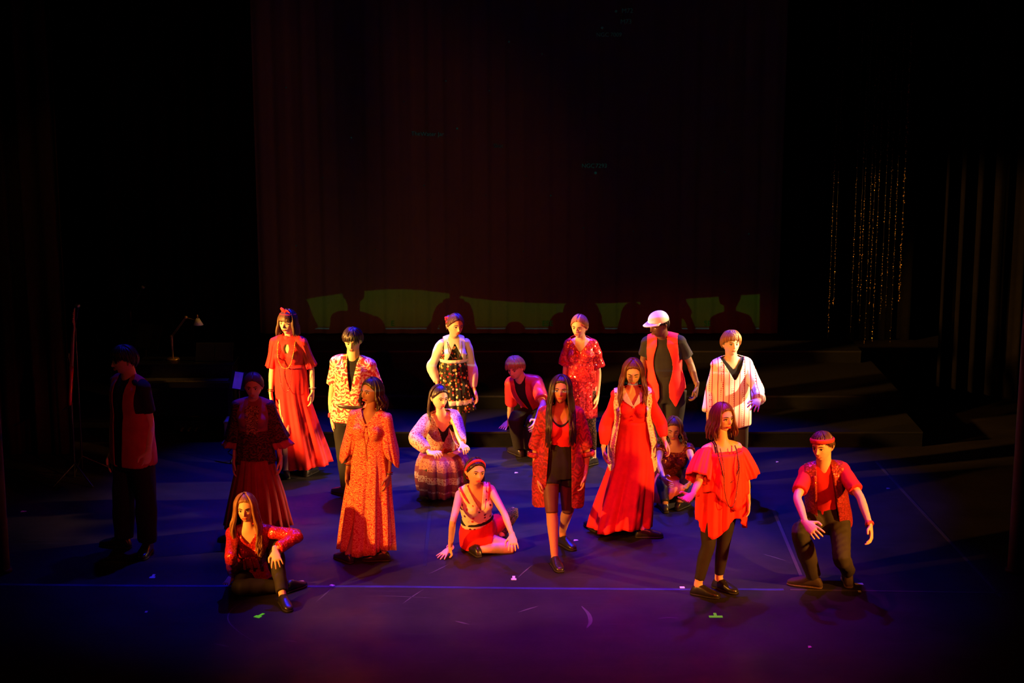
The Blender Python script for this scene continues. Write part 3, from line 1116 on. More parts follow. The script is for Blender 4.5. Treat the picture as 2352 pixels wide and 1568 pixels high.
def drape(name, x0, x1, y, z0, z1, nf, amp, mat, label, cat='curtain', seed=0, group=None, taper=0.0, ang=0.0):
    r = np.random.default_rng(seed)
    n_, m_ = max(24, nf * 10), 14
    ph = r.uniform(0, 6, 3)
    V, F = [], []
    for i in range(m_ + 1):
        f = i / m_
        z = z0 + (z1 - z0) * f
        for j in range(n_ + 1):
            t = j / n_
            a = t * nf * 2 * pi
            yy = amp * (math.sin(a + ph[0] + 0.9 * math.sin(t * 7 + ph[1])) + 0.35 * math.sin(2.3 * a + ph[2] + f)) * (1 - 0.25 * f)
            V.append((x0 + (x1 - x0) * t + 0.3 * amp * math.cos(a * 1.3 + f), y + yy + ang * (t - 0.5), z))
    for i in range(m_):
        for j in range(n_):
            q = i * (n_ + 1) + j
            F.append((q, q + 1, q + n_ + 2, q + n_ + 1))
    o = put(name, V, F, mat, thick=0.01)
    tag(o, label, cat, group)
    return o
YB = 24.6
CYC = plain('backdrop_grey', (0.17, 0.155, 0.15), 0.9, 0.05, vary=0.05, scale=2)
xl, xr = at(592, 700, YB)[0], at(1788, 700, YB)[0]
BACK = drape('backdrop_curtain', xl, xr, YB, 0.02, 6.2, 26, 0.018, CYC, 'wide grey cloth backdrop hanging behind the steps, lit by a projected star map', 'backdrop', 3)
VELV = plain('black_velour', (0.0045, 0.004, 0.004), 0.95, 0.02)
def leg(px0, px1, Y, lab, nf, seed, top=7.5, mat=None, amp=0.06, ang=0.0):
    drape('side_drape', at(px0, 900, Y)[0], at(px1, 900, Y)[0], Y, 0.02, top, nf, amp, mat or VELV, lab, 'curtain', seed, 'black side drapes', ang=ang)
leg(-80, 165, 18.2, 'black side drape behind the guitar stand, tinted brown for amber light', 5, 1, mat=plain('amber_tinted_velour', (0.030, 0.016, 0.008), 0.95, 0.03))  # black cloth given a brown colour so it reads as amber lit
leg(250, 600, 23.6, 'black side drape between the piano and the projected backdrop', 7, 2, amp=0.05)
leg(1792, 2080, 24.2, 'black side drape behind the hanging glitter strings', 7, 4, amp=0.05)
leg(2145, 2420, 20.6, 'black side drape beside the end of the steps', 6, 5)
leg(-200, 40, 22.0, 'black side drape deepest in the wing past the piano', 5, 7)
# border hanging above
drape('border_drape', -7, 7, 22.5, 6.1, 9.5, 20, 0.06, VELV, 'black border drape hanging above the backdrop', 'curtain', 8)
# painted masking posts at the edges of the stage opening
POST = plain('post_grey', (0.16, 0.12, 0.10), 0.6, 0.3)
for px, lab in ((8, 'tall grey round post by the dark waistcoated performer'), (2329, 'tall grey round post in front of the wing drape by the kneeling performer')):
    c = atz(px, 1312, 0.0)
    t = thing('masking_post', c, lab, 'post')
    V, F = limb([c + np.array([0, 0, 0.02]), c + np.array([0, 0, 3]), c + np.array([0, 0, 6.5])], [0.058] * 3, 20, 6, round_ends=False)
    put('pole', V, F, POST, t)
    V, F = limb([c + np.array([0, 0, 0.0]), c + np.array([0, 0, 0.03])], [0.075, 0.075], 20, 1, round_ends=False)
    put('base', V, F, plain('post_base', (0.05, 0.03, 0.03), 0.6), t)

def floor_y(px, py): return float(atz(px, py, 0.0)[1])
SK_LIGHT = skin_mat('skin_light', (0.68, 0.38, 0.24))
SK_FAIR = skin_mat('skin_fair', (0.76, 0.46, 0.32))
SK_TAN = skin_mat('skin_tan', (0.46, 0.23, 0.12))
SK_BROWN = skin_mat('skin_brown', (0.30, 0.14, 0.075))
SK_DARK = skin_mat('skin_dark', (0.115, 0.055, 0.030))
BLACK = plain('black_cloth', (0.013, 0.012, 0.013), 0.8, 0.2)
BLACKTEE = plain('black_jersey', (0.016, 0.014, 0.016), 0.85, 0.2)
TIGHTS = plain('brown_tights', (0.10, 0.035, 0.022), 0.55, 0.3)
TIGHTS_BLACK = plain('black_tights', (0.014, 0.011, 0.011), 0.6, 0.3)
REDCLOTH = plain('red_cloth', (0.78, 0.018, 0.020), 0.75, 0.2)
REDCREPE = plain('red_crepe', (0.72, 0.020, 0.022), 0.7, 0.25)
ORANGERED = plain('orange_red_chiffon', (0.85, 0.030, 0.015), 0.65, 0.25)
REDTEE = plain('red_jersey', (0.60, 0.018, 0.020), 0.85, 0.15)
MAROON = plain('maroon_cloth', (0.28, 0.018, 0.020), 0.8, 0.2)
SHOE = plain('black_leather', (0.016, 0.013, 0.012), 0.32, 0.5, bump=0.05)
HAIR_BROWN = plain('hair_brown', (0.070, 0.028, 0.012), 0.42, 0.45, scale=30)
HAIR_DARK = plain('hair_dark', (0.022, 0.011, 0.007), 0.40, 0.45, scale=30)
HAIR_AUBURN = plain('hair_auburn', (0.11, 0.026, 0.014), 0.42, 0.45, scale=30)
HAIR_BLOND = plain('hair_blond', (0.30, 0.16, 0.055), 0.42, 0.45, scale=30)
HAIR_SAND = plain('hair_sandy', (0.30, 0.13, 0.035), 0.45, 0.4, scale=30)
GOLD = plain('gold_bead', (0.80, 0.45, 0.10), 0.25, 0.6, 0.7, bump=0)
REDBEAD = plain('red_bead', (0.60, 0.03, 0.05), 0.15, 0.8, bump=0)
DARKBEAD = plain('dark_bead', (0.05, 0.015, 0.012), 0.2, 0.7, bump=0)
SILVER = plain('silver_band', (0.7, 0.68, 0.66), 0.25, 0.6, 0.8, bump=0)
def armhole(q, x, w): return np.where(q > 0.58, np.abs(x) - w * (1 - 0.10 * (q - 0.58)), -1)
def feet(p, mat=None, sides='RL', **kw):
    for sd in sides: p.shoe(sd, mat or SHOE, **kw)

def lapel(p, name, mat, q0, slope, w, add, low=None):
    """the two sides of a collar lying along a V neckline, each a piece of its own"""
    lo = q0 - 0.05 if low is None else low
    for sg in (-1, 1):
        p.garment(name, mat, 0.45, 0.99, add, wr=None, thick=0.004, voxel=0.008,
                  cut=lambda q, x, y, V: np.maximum(np.maximum((q - q0) * slope - sg * x, sg * x - ((q - q0) * slope + w * np.clip((q - lo) / 0.12, 0.15, 1))), np.maximum((lo - q) * 0.4, -y - 0.03)))

# ================================================================ row at the back
# --- tall performer in the long red dress
Y = floor_y(690, 1088)
p = Person('performer in a long flared red dress with a red bow headband and long bead necklaces', 1.735, 'f', Y, (663, 777, 0.0), (667, 893, 0.0), -8, (660, 741, -18, -2, 2),
           ((625, 848, 0), (622, 902, 0), (625, 926, 0)), ((715, 845, 0), (718, 896, 0), (717, 931, 0)),
           ((660, 985, 0), (657, 1081, 0.08), (650, 1091, 0.0)), ((690, 985, 0), (706, 1075, 0.08), (712, 1089, 0.0)), SK_FAIR, build=0.94, slim=0.8)
p.body(); p.face(lip=(0.6, 0.08, 0.08))
p.hair(HAIR_BROWN, 'bangs', 0.12, 60, seed=2, front=0.95, spread=0.6)
hb = p.headband(REDCLOTH, -0.10, 0.012, 0.022, zc=0.075)
acc = newacc()
for sg in (-1, 1):
    addmesh(acc, *limb([p.hl((0.015, -0.075, 0.128)), p.hl((0.015 + sg * 0.022, -0.080, 0.145)), p.hl((0.015 + sg * 0.046, -0.075, 0.142 - 0.02 * sg))], [(0.006, 0.004), (0.019, 0.008), (0.012, 0.005)], 10, 3))
addmesh(acc, *ball(p.hl((0.015, -0.082, 0.128)), 0.011))
put('bow', accV(acc), acc[1], REDCLOTH, hb)
p.garment('bodice', REDCREPE, 0.40, 0.985, 0.014, seed=4, wr=(0.006, 30), thick=0.004,
          cut=lambda q, x, y, V: np.where((y > 0) & (q > 0.74) & (q < 0.93), 0.03 - np.abs(x) - np.abs(q - 0.84) * 0.15, -1))
V, F = cloth([p.ring(0.96, 0.000) + (0.0,), (p.N + p.t * 0.03, p.uC, np.cross(p.t, p.uC), 0.066, 0.064, 0.03), (p.N + p.t * 0.055, p.uC, np.cross(p.t, p.uC), 0.062, 0.060, 0.04)], 7, 5, 48, 3)
put('collar', V, F, REDCREPE, p.root, thick=0.004)
for sd in 'RL':
    S, E = p.sh[sd], p.el[sd]
    d = unit(E - S)
    u = unit_perp((1, 0, 0), d); v = np.cross(d, u)
    out = (p.uC if sd == 'L' else -p.uC)
    V, F = cloth([(S - d * 0.058, u, v, 0.018, 0.018, 0.0), (S - d * 0.042, u, v, 0.046, 0.046, 0.05), (S + d * 0.0, u, v, 0.058, 0.058, 0.06), (S + d * 0.12, u, v, 0.056, 0.060, 0.07), (S + d * 0.20 + out * 0.004, u, v, 0.058, 0.064, 0.08), (S + d * 0.262 + out * 0.006, u, v, 0.064, 0.070, 0.09)], 7, 6, 60, 3)
    put('sleeve', V, F, REDCREPE, p.root, thick=0.004)
V, F = cloth(px_rings(p, [(834, 634, 701, 0, .005), (868, 632, 707, 0, .015), (905, 634, 708, 0, .045), (950, 637, 720, 0, .08), (1000, 640, 735, 0, .11), (1040, 643, 748, 0, .13), (1068, 645, 756, 0, .14)], 0.72), 8, 21, 120,
             hem=lambda th: 0.03 * np.cos(th))
put('skirt', V, F, REDCREPE, p.root, thick=0.004)
p.beads(GOLD, 0.52, 0.088, 0.0062, 0.0125, 0.034)
p.beads(REDBEAD, 0.98, 0.075, 0.0052, 0.016, 0.036)
p.bracelet('R', DARKBEAD, 0.93); p.bracelet('R', DARKBEAD, 0.86); p.bracelet('L', SILVER, 0.90, loose=0.012); p.bracelet('L', DARKBEAD, 0.96)
feet(p)

# --- boy in the leafy print shirt
Y = floor_y(815, 1132)
p = Person('performer in an open red and cream leaf print shirt over a black top, looking down', 1.76, 'm', Y, (811, 826, 0.0), (805, 945, 0.0), -6, (810, 783, -5, -14, 2),
           ((762, 912, 0), (762, 957, 0), (767, 990, 0), dict(curl=0.5)), ((872, 905, 0), (868, 962, 0), (866, 995, 0)),
           ((792, 1035, 0), (800, 1122, 0.08), (794, 1138, 0)), ((822, 1035, 0), (836, 1122, 0.08), (842, 1136, 0)), SK_LIGHT, build=0.92)
p.body(); p.face(lip=(0.5, 0.12, 0.1))
p.hair(HAIR_DARK, 'short', n=110, seed=3, fringe=0.028, off=0.018, thick=0.012)
p.garment('black_top', BLACKTEE, -0.1, 0.99, 0.009, seed=5, bust=False)
LEAF = scroll_print('leaf_print', (0.62, 0.045, 0.05), (0.86, 0.66, 0.42), 30, 0.42)
p.garment('shirt', LEAF, -0.16, 0.985, lambda q: 0.024 + 0.012 * (q < 0.35), sleeve=0.40, sadd=lambda t: 0.014 + 0.016 * t, seed=6, wr=(0.008, 24), thick=0.004, bust=False,
          cut=lambda q, x, y, V: np.where((y > 0), np.where(q > 0.45, 0.006 + (q - 0.45) * 0.085, 0.004) - np.abs(x - 0.01), -1))
acc = newacc()
for sg in (-1, 1):
    c, u, v, a, b = p.ring(0.98)
    addmesh(acc, *limb([c + u * sg * 0.070 + v * 0.055 + p.t * 0.02, c + u * sg * 0.080 - v * 0.0 + p.t * 0.022, c + u * sg * 0.066 - v * 0.075 - p.t * 0.02, c + u * sg * 0.058 - v * 0.105 - p.t * 0.09],
                       [(0.006, 0.024), (0.007, 0.024), (0.007, 0.024), (0.004, 0.014)], 10, 3, u0=p.front))
put('collar', accV(acc), acc[1], LEAF, p.root)
tr = p.trousers(BLACK, 0.97, 0.018, 0.02)
p.band('belt', plain('belt_leather', (0.03, 0.02, 0.015), 0.4, 0.5), p.axis(0.16), p.t, 0.162 * p.k, 0.018, 0.006, parent=tr)
p.bracelet('R', plain('red_wristband', (0.5, 0.03, 0.05), 0.8), 0.92, 0.022, 0.006, 'wristband')
feet(p)

# --- performer in the black floral pinafore dress
Y = 17.7
p = Person('performer in a black floral mini dress with white collar and white puffed sleeves', 1.635, 'f', Y, (1042, 778, 0.0), (1043, 884, 0.0), 10, (1046, 749, 25, -4, 4),
           ((991, 842, 0), (1004, 880, 0), (1003, 905, 0)), ((1084, 842, 0), (1089, 893, 0), (1096, 914, 0), dict(curl=0.4)),
           ((1034, 978, 0), (1030, 1064, 0.08), (1027, 1076, 0)), ((1058, 978, 0), (1062, 1064, 0.08), (1070, 1076, 0)), SK_LIGHT, build=0.86)
p.body(); p.face(lip=(0.55, 0.08, 0.07))
p.hair(HAIR_BROWN, 'updo', n=70, seed=5, off=0.014)
acc = newacc()
for i in range(18):
    a = i / 18 * 2 * pi
    c = np.array([-0.02, 0.115, 0.03])
    q = [c + np.array([0.04 * math.cos(a + t), 0.03 * math.sin(t * 1.7 + a), 0.045 * math.sin(a + t)]) for t in (0, 0.8, 1.6, 2.4)]
    addmesh(acc, *limb([p.hl(x) for x in q], [0.010, 0.015, 0.014, 0.006], 7, 2))
put('hair_bun', accV(acc), acc[1], HAIR_BROWN, p.root)
acc = newacc()
for i in range(7):
    a = i * 0.9
    addmesh(acc, *ball(p.hl((-0.078 - 0.008 * math.sin(a * 2), 0.05 + 0.03 * math.cos(a), 0.055 + 0.028 * math.sin(a))), 0.014 * p.hs, 8, 6))
put('hair_flower', accV(acc), acc[1], plain('red_petal', (0.55, 0.02, 0.06), 0.7), p.root)
FLOR = floral_print('dark_floral', (0.016, 0.020, 0.016), [(0.45, 0.04, 0.03), (0.75, 0.38, 0.12), (0.55, 0.25, 0.05), (0.3, 0.02, 0.03), (0.8, 0.65, 0.4)], 30, 0.40)
WHITE = plain('white_cotton', (0.60, 0.58, 0.58), 0.75, 0.2, vary=0.05)
p.garment('bodice', FLOR, 0.30, 0.93, 0.014, seed=4, traps=False)
V, F = cloth(px_rings(p, [(818, 1012, 1068, 0, .01), (850, 1010, 1072, 0, .05), (895, 1006, 1078, 0, .06), (922, 1004, 1082, 0, .06)], 0.75, p.yaw), 15, 22, 120)
sk = put('skirt', V, F, FLOR, p.root, thick=0.004)
V, F = cloth(px_rings(p, [(914, 1003, 1083, 0, .06), (924, 1002, 1084, 0, .06)], 0.76, p.yaw), 15, 22, 120, 2)
put('lace_trim', V + np.array([0, 0, 0.0]), F, plain('lace_white', (0.75, 0.68, 0.66), 0.85), sk, thick=0.006)
V, F = cloth(px_rings(p, [(922, 1003, 1083, 0, .05), (932, 1000, 1086, 0, .08), (941, 998, 1089, 0, .10)], 0.76, p.yaw), 17, 23, 140, 3)
put('hem_ruffle', V, F, FLOR, sk, thick=0.004)
V, F = cloth([p.ring(0.60, 0.030, 0.055) + (0.0,), p.ring(0.565, 0.032, 0.055) + (0.01,), p.ring(0.53, 0.030, 0.045) + (0.02,)], 20, 3, 90, 2)
put('lace_band', V, F, plain('lace_white', (0.75, 0.68, 0.66), 0.85), p.root, thick=0.006)
p.garment('collar', WHITE, 0.56, 0.99, 0.021, wr=(0.002, 30), thick=0.003,
          cut=lambda q, x, y, V: np.maximum(armhole(q, x, 0.112), np.where(y > 0, np.maximum((0.95 - q) * 0.24 - np.abs(x), (0.60 - q) * 0.3), (0.80 - q) * 0.3)))
for sd in 'RL':
    acc = newacc()
    p.arm(acc, sd, 0.97, lambda t: 0.012 + 0.014 * math.sin(pi * min(1, t * 2.2)) * (t < 0.46) + 0.016 * math.sin(pi * max(0, (t - 0.4) / 0.6)))
    V, Q, N = remesh(acc, 0.009, 3)
    put('sleeve', wrinkle(V, N, 0.007, 34, 8), Q, WHITE, p.root)
p.beads(DARKBEAD, 0.36, 0.075, 0.005, 0.0115, 0.036)
for sd in 'RL':
    acc = newacc(); p.leg(acc, sd, 0.05, 0.99, 0.004)
    put('stocking', accV(acc), acc[1], TIGHTS_BLACK, p.root)
feet(p)

# --- crouching boy beside the first step
Y = floor_y(1208, 1040)
p = Person('fair haired performer crouching with one hand on the edge of the step, red satin shirt', 1.72, 'm', Y, (1199, 872, -0.12), (1243, 945, 0.10), -24, (1183, 846, -26, -14, -4),
           ((1174, 926, 1), (1170, 966, 1, 0.235), (1156, 981, 1, 0.184), dict(n=(0, 0, -1), curl=0.1, spread=0.16)), ((1247, 930, -1), (1232, 965, -1), (1224, 990, -1)),
           ((1184, 962, -1), (1193, 1030, 0.08), (1184, 1042, 0)), ((1226, 965, -1), (1216, 1030, 0.08), (1210, 1042, 0)), SK_LIGHT, build=0.92)
p.body(); p.face(lip=(0.5, 0.13, 0.1))
p.hair(HAIR_BLOND, 'short', n=110, seed=13, fringe=0.03, off=0.018)
SATIN = plain('dark_red_satin', (0.55, 0.03, 0.03), 0.35, 0.5)
p.garment('black_top', BLACKTEE, -0.1, 0.99, 0.009, bust=False)
p.garment('shirt', SATIN, -0.10, 0.985, 0.026, sleeve=0.40, sadd=lambda t: 0.016 + 0.016 * t, seed=16, wr=(0.009, 24), thick=0.004, bust=False,
          cut=lambda q, x, y, V: np.where((y > 0) & (y < 0.165), 0.014 + (q - 0.2) * 0.07 - np.abs(x), -1))
p.trousers(BLACK, 0.97, 0.018, 0.018)
feet(p)

# --- performer in the shiny red short dress
Y = floor_y(1352, 1068)
p = Person('performer in a shiny sequined red short dress with hair tied in a pink scrunchie', 1.63, 'f', Y, (1335, 780, 0.0), (1336, 884, 0.0), -8, (1330, 751, -20, -6, 3),
           ((1298, 852, 0), (1300, 895, 0), (1303, 925, 0)), ((1375, 856, 0), (1373, 906, 0), (1370, 936, 0)),
           ((1326, 975, 0), (1332, 1052, 0.08), (1326, 1066, 0)), ((1357, 975, 0), (1363, 1050, 0.08), (1357, 1068, 0)), SK_FAIR, build=0.88)
p.body(); p.face(lip=(0.55, 0.10, 0.09))
p.hair(HAIR_SAND, 'updo', n=70, seed=5, off=0.014)
acc = newacc()
for i in range(14):
    x = -0.02 + 0.04 * rng.uniform()
    addmesh(acc, *limb([p.hl((x * 0.4, 0.10, 0.075)), p.hl((x, 0.135, 0.06)), p.hl((x * 1.5, 0.135 + 0.02 * rng.uniform(), 0.0)), p.hl((x * 1.6 + 0.01, 0.115, -0.09 - 0.04 * rng.uniform()))], [0.010, 0.013, 0.012, 0.004], 7, 3))
put('ponytail', accV(acc), acc[1], HAIR_SAND, p.root)
V, F = ball((0, 0, 0), (0.03, 0.016, 0.03), 16, 8)
put('scrunchie', p.hl(V + np.array([0.0, 0.105, 0.078])), F, plain('pink_scrunchie', (0.75, 0.05, 0.15), 0.8), p.root)
SHINY = sequin('red_sequin', (0.85, 0.045, 0.055), 75, 0.55, 0.20, 0.45)
p.garment('bodice', SHINY, 0.10, 0.985, lambda q: 0.022 + 0.022 * math.exp(-((q - 0.3) / 0.14) ** 2), sleeve=0.46, sadd=lambda t: 0.018 + 0.030 * t, seed=14, wr=(0.010, 30), thick=0.004,
          cut=lambda q, x, y, V: np.where((y > 0) & (q > 0.5), (q - 0.76) * 0.38 - np.abs(x), -1))
V, F = cloth(px_rings(p, [(860, 1306, 1364, 0, .02), (885, 1304, 1369, 0, .04), (920, 1304, 1371, 0, .05), (955, 1308, 1370, 0, .05)], 0.8, p.yaw), 9, 24, 110, 4)
V = wrinkle(V, (V - V.mean(0)) / np.linalg.norm(V - V.mean(0), axis=1)[:, None], 0.010, 30, 4)
put('skirt', V, F, SHINY, p.root, thick=0.004)
LACE = floral_print('black_lace', (0.10, 0.045, 0.03), [(0.012, 0.010, 0.010)], 70, 0.55)
for sd in 'RL':
    acc = newacc(); p.leg(acc, sd, 0.05, 0.88, 0.004)
    put('legging', accV(acc), acc[1], LACE, p.root)
feet(p)

# --- man in the white cap
Y = 17.1
p = Person('performer in a white cap and open red waistcoat over a black shirt', 1.78, 'm', Y, (1523, 775, -0.02), (1530, 893, 0.0), -12, (1512, 747, -52, -12, 0),
           ((1478, 828, 0), (1478, 868, 0), (1480, 895, 0)), ((1585, 834, 0), (1601, 884, 0), (1598, 914, 0), dict(curl=0.6)),
           ((1515, 985, 0), (1514, 1098, 0.08), (1506, 1110, 0)), ((1547, 985, 0), (1556, 1098, 0.08), (1560, 1110, 0)), SK_DARK, build=0.93)
p.body(); p.face(lip=(0.16, 0.06, 0.05), brow=(0.008, 0.006, 0.005))
p.hair(plain('hair_black', (0.010, 0.008, 0.007), 0.6), 'short', n=60, seed=9, off=0.010, thick=0.008)
p.garment('black_shirt', BLACKTEE, -0.14, 1.0, 0.012, sleeve=0.36, sadd=lambda t: 0.012 + 0.014 * t, seed=7, bust=False)
WAIST = plain('red_waistcoat', (0.80, 0.035, 0.030), 0.7, 0.2)
p.garment('waistcoat', WAIST, -0.42, 0.975, lambda q: 0.020 + (0.016 if q < 0.3 else 0), seed=9, wr=(0.004, 16), thick=0.005, bust=False,
          cut=lambda q, x, y, V: np.maximum(armhole(q, x, 0.158), np.where(y > 0, np.maximum(0.050 + 0.045 * np.sin(np.clip((q - 0.15) / 0.75, 0, 1) * pi) - np.abs(x), (0.02 - 3.6 * np.maximum(0, 0.085 - np.abs(np.abs(x) - 0.105)) - q) * 0.3), (0.0 - q) * 0.3)))
p.trousers(BLACK, 0.97, 0.022, 0.02)
CAPW = plain('white_cap', (0.82, 0.80, 0.78), 0.7, 0.2, vary=0.04)
acc = newacc()
rings = []
for i in range(9):
    a = i / 8 * (pi / 2 - 0.05)
    rings.append((p.hl((0, 0.010, 0.042 + 0.098 * math.sin(a))), unit(p.HR @ [1, 0, 0]), unit(p.HR @ [0, 1, 0]), 0.094 * p.hs * math.cos(a) ** 0.8, 0.112 * p.hs * math.cos(a) ** 0.8))
V, F = loft(rings, 26)
cap = put('cap', V, F, CAPW, p.root)
V, F = [], []
for i in range(13):
    t = -1 + 2 * i / 12
    for j, rr in enumerate((0.0, 0.5, 1.0)):
        a = t * 1.15
        base = np.array([0.092 * math.sin(a), 0.010 - 0.110 * math.cos(a), 0.048])
        ext = np.array([0.0, -0.075 * (1 - 0.55 * t * t), -0.006]) * rr
        V.append(p.hl(base + ext + np.array([0, 0, -0.012 * t * t * rr])))
for i in range(12):
    for j in range(2): F.append((i * 3 + j, i * 3 + j + 1, (i + 1) * 3 + j + 1, (i + 1) * 3 + j))
put('brim', V, F, CAPW, cap, thick=0.006)
V, F = ball(p.hl((0, 0.010, 0.140)), 0.008)
put('button', V, F, CAPW, cap)
feet(p)

# --- boy in the white embroidered jacket
Y = 16.8
p = Person('fair haired performer in a white jacket with rows of red embroidery over a black top', 1.65, 'm', Y, (1680, 827, 0.0), (1680, 938, 0.0), 8, (1680, 790, 12, 4, 0),
           ((1635, 898, 0), (1627, 948, 0), (1626, 975, 0)), ((1740, 893, -1), (1742, 918, -1), (1730, 938, -1), dict(n=(-0.3, 0.4, -1), curl=0.25, spread=0.2)),
           ((1668, 1025, 0), (1664, 1110, 0.08), (1660, 1124, 0)), ((1700, 1025, 0), (1704, 1110, 0.08), (1708, 1124, 0)), SK_FAIR, build=0.88)
p.body(); p.face(lip=(0.55, 0.2, 0.15), brow=(0.15, 0.07, 0.03))
p.hair(HAIR_SAND, 'short', n=130, seed=17, fringe=0.02, off=0.020, thick=0.012)
p.garment('black_top', BLACKTEE, -0.1, 0.99, 0.009, bust=False, cut=lambda q, x, y, V: np.where((y > 0) & (q > 0.7), (q - 0.84) * 0.4 - np.abs(x), -1))
n = NT('embroidered_white')
sp = n.n('ShaderNodeSeparateXYZ'); n.l(n.tc.outputs['Object'], sp.inputs[0])
def bands(src, freq, lo, hi, phase=0.0):
    m1 = n.n('ShaderNodeMath', operation='MULTIPLY_ADD'); n.l(src, m1.inputs[0]); m1.inputs[1].default_value = freq; m1.inputs[2].default_value = phase
    m2 = n.n('ShaderNodeMath', operation='FRACT'); n.l(m1.outputs[0], m2.inputs[0])
    return n.ramp(m2.outputs[0], [(0.0, 0.0), (lo, 0.0), (lo + 0.02, 1.0), (hi, 1.0), (hi + 0.02, 0.0)])
bx_ = bands(sp.outputs[0], 9.5, 0.32, 0.62, 0.53)
v = n.mapped((1, 1, 1))
ck = n.n('ShaderNodeTexVoronoi', feature='F1', distance='MANHATTAN'); ck.inputs['Scale'].default_value = 48; ck.inputs['Randomness'].default_value = 0.0
n.l(v, ck.inputs['Vector'])
dots = n.ramp(ck.outputs['Distance'], [(0.42, 1.0), (0.50, 0.0)])
mul0 = n.n('ShaderNodeMath', operation='MULTIPLY'); n.l(bx_, mul0.inputs[0]); n.l(dots, mul0.inputs[1])
mul = n.n('ShaderNodeMath', operation='MAXIMUM'); n.l(mul0.outputs[0], mul.inputs[0]); n.l(bands(sp.outputs[0], 19.0, 0.10, 0.24, 0.06), mul.inputs[1])
n.l(n.mix(mul.outputs[0], (0.82, 0.80, 0.76), (0.45, 0.03, 0.05)), n.b.inputs['Base Color'])
EMB = n.done(0.75, 0.2)
p.garment('jacket', EMB, -0.34, 0.985, lambda q: 0.030 + 0.018 * (q < 0.5), sleeve=0.97, sadd=lambda t: 0.013 + 0.022 * t, seed=19, wr=(0.008, 20), thick=0.005, bust=False,
          cut=lambda q, x, y, V: np.where((y > 0), np.where(q > 0.62, (q - 0.62) * 0.27, -0.01) - np.abs(x - 0.0), -1))
p.trousers(plain('charcoal_cloth', (0.035, 0.030, 0.030), 0.8), 0.97, 0.016, 0.018)
feet(p)

# ================================================================ middle of the stage
# --- woman in the dark tunic, in the shade
Y = floor_y(575, 1232)
p = Person('performer in shadow in a dark wide-sleeved tunic over a maroon pleated skirt', 1.60, 'f', Y, (582, 921, 0.0), (584, 1040, 0.0), 0, (582, 888, 0, -6, 0),
           ((545, 1000, 0), (538, 1056, 0), (537, 1082, 0)), ((634, 1000, 0), (645, 1052, 0), (645, 1083, 0)),
           ((568, 1130, 0), (546, 1226, 0.08), (530, 1244, 0)), ((602, 1130, 0), (604, 1218, 0.08), (606, 1232, 0)), SK_LIGHT, slim=0.66)
p.body(); p.face()
p.hair(HAIR_BROWN, 'updo', n=70, seed=25, off=0.014)
TUNIC = scroll_print('dark_lace_print', (0.12, 0.012, 0.016), (0.025, 0.010, 0.012), 40, 0.5)
p.garment('tunic', plain('rose_brown_cloth', (0.30, 0.06, 0.075), 0.8), 0.36, 0.985, 0.018, seed=26, wr=(0.004, 20))
bib = scroll_print('bib_embroidery', (0.10, 0.02, 0.02), (0.40, 0.22, 0.08), 60, 0.5)
p.garment('embroidered_bib', bib, 0.34, 0.97, 0.024, wr=None, thick=0.003, traps=False,
          cut=lambda q, x, y, V: np.maximum(np.abs(x) - 0.045 - 0.02 * q, np.maximum(-y + 0.02, np.abs(q - 0.68) - 0.27)))
V, F = cloth(px_rings(p, [(985, 546, 620, 0, .01), (1010, 544, 623, 0, .03), (1035, 543, 627, 0, .05), (1060, 540, 632, 0, .06)], 0.75), 14, 27, 100)
put('peplum', V, F, TUNIC, p.root, thick=0.004)
V, F = cloth(px_rings(p, [(1050, 548, 624, 0, .03), (1090, 541, 636, 0, .05), (1140, 532, 652, 0, .07), (1205, 522, 668, 0, .08)], 1.0), 16, 28, 140)
PLEAT = plain('maroon_pleats', (0.30, 0.015, 0.018), 0.8)
put('skirt', V, F, PLEAT, p.root, thick=0.004)
for sd in 'RL':
    S, E, W = p.sh[sd], p.el[sd], p.wr[sd]
    d = unit(E - S); u = unit_perp((1, 0, 0), d); v = np.cross(d, u)
    out = (p.uC if sd == 'L' else -p.uC)
    V, F = cloth([(S - d * 0.05, u, v, .02, .02, 0), (S - d * 0.03, u, v, .058, .058, .02), (S + d * 0.08, u, v, .068, .07, .04), (E - d * 0.06 + out * .01, u, v, .085, .085, .06), (E + d * .03 + out * .015, u, v, .105, .10, .07)], 7, 6, 60, 3)
    sl = put('sleeve', V, F, TUNIC, p.root, thick=0.004)
    V, F = cloth([(E - d * 0.01, u, v, .05, .05, .02), (E + d * 0.05 + out * .02, u, v, .085, .08, .08), (E + d * .10 + out * .04, u, v, .10, .085, .12)], 6, 9, 60, 3)
    put('cuff', V, F, plain('rose_cuff', (0.42, 0.05, 0.07), 0.8), sl, thick=0.004)
feet(p)

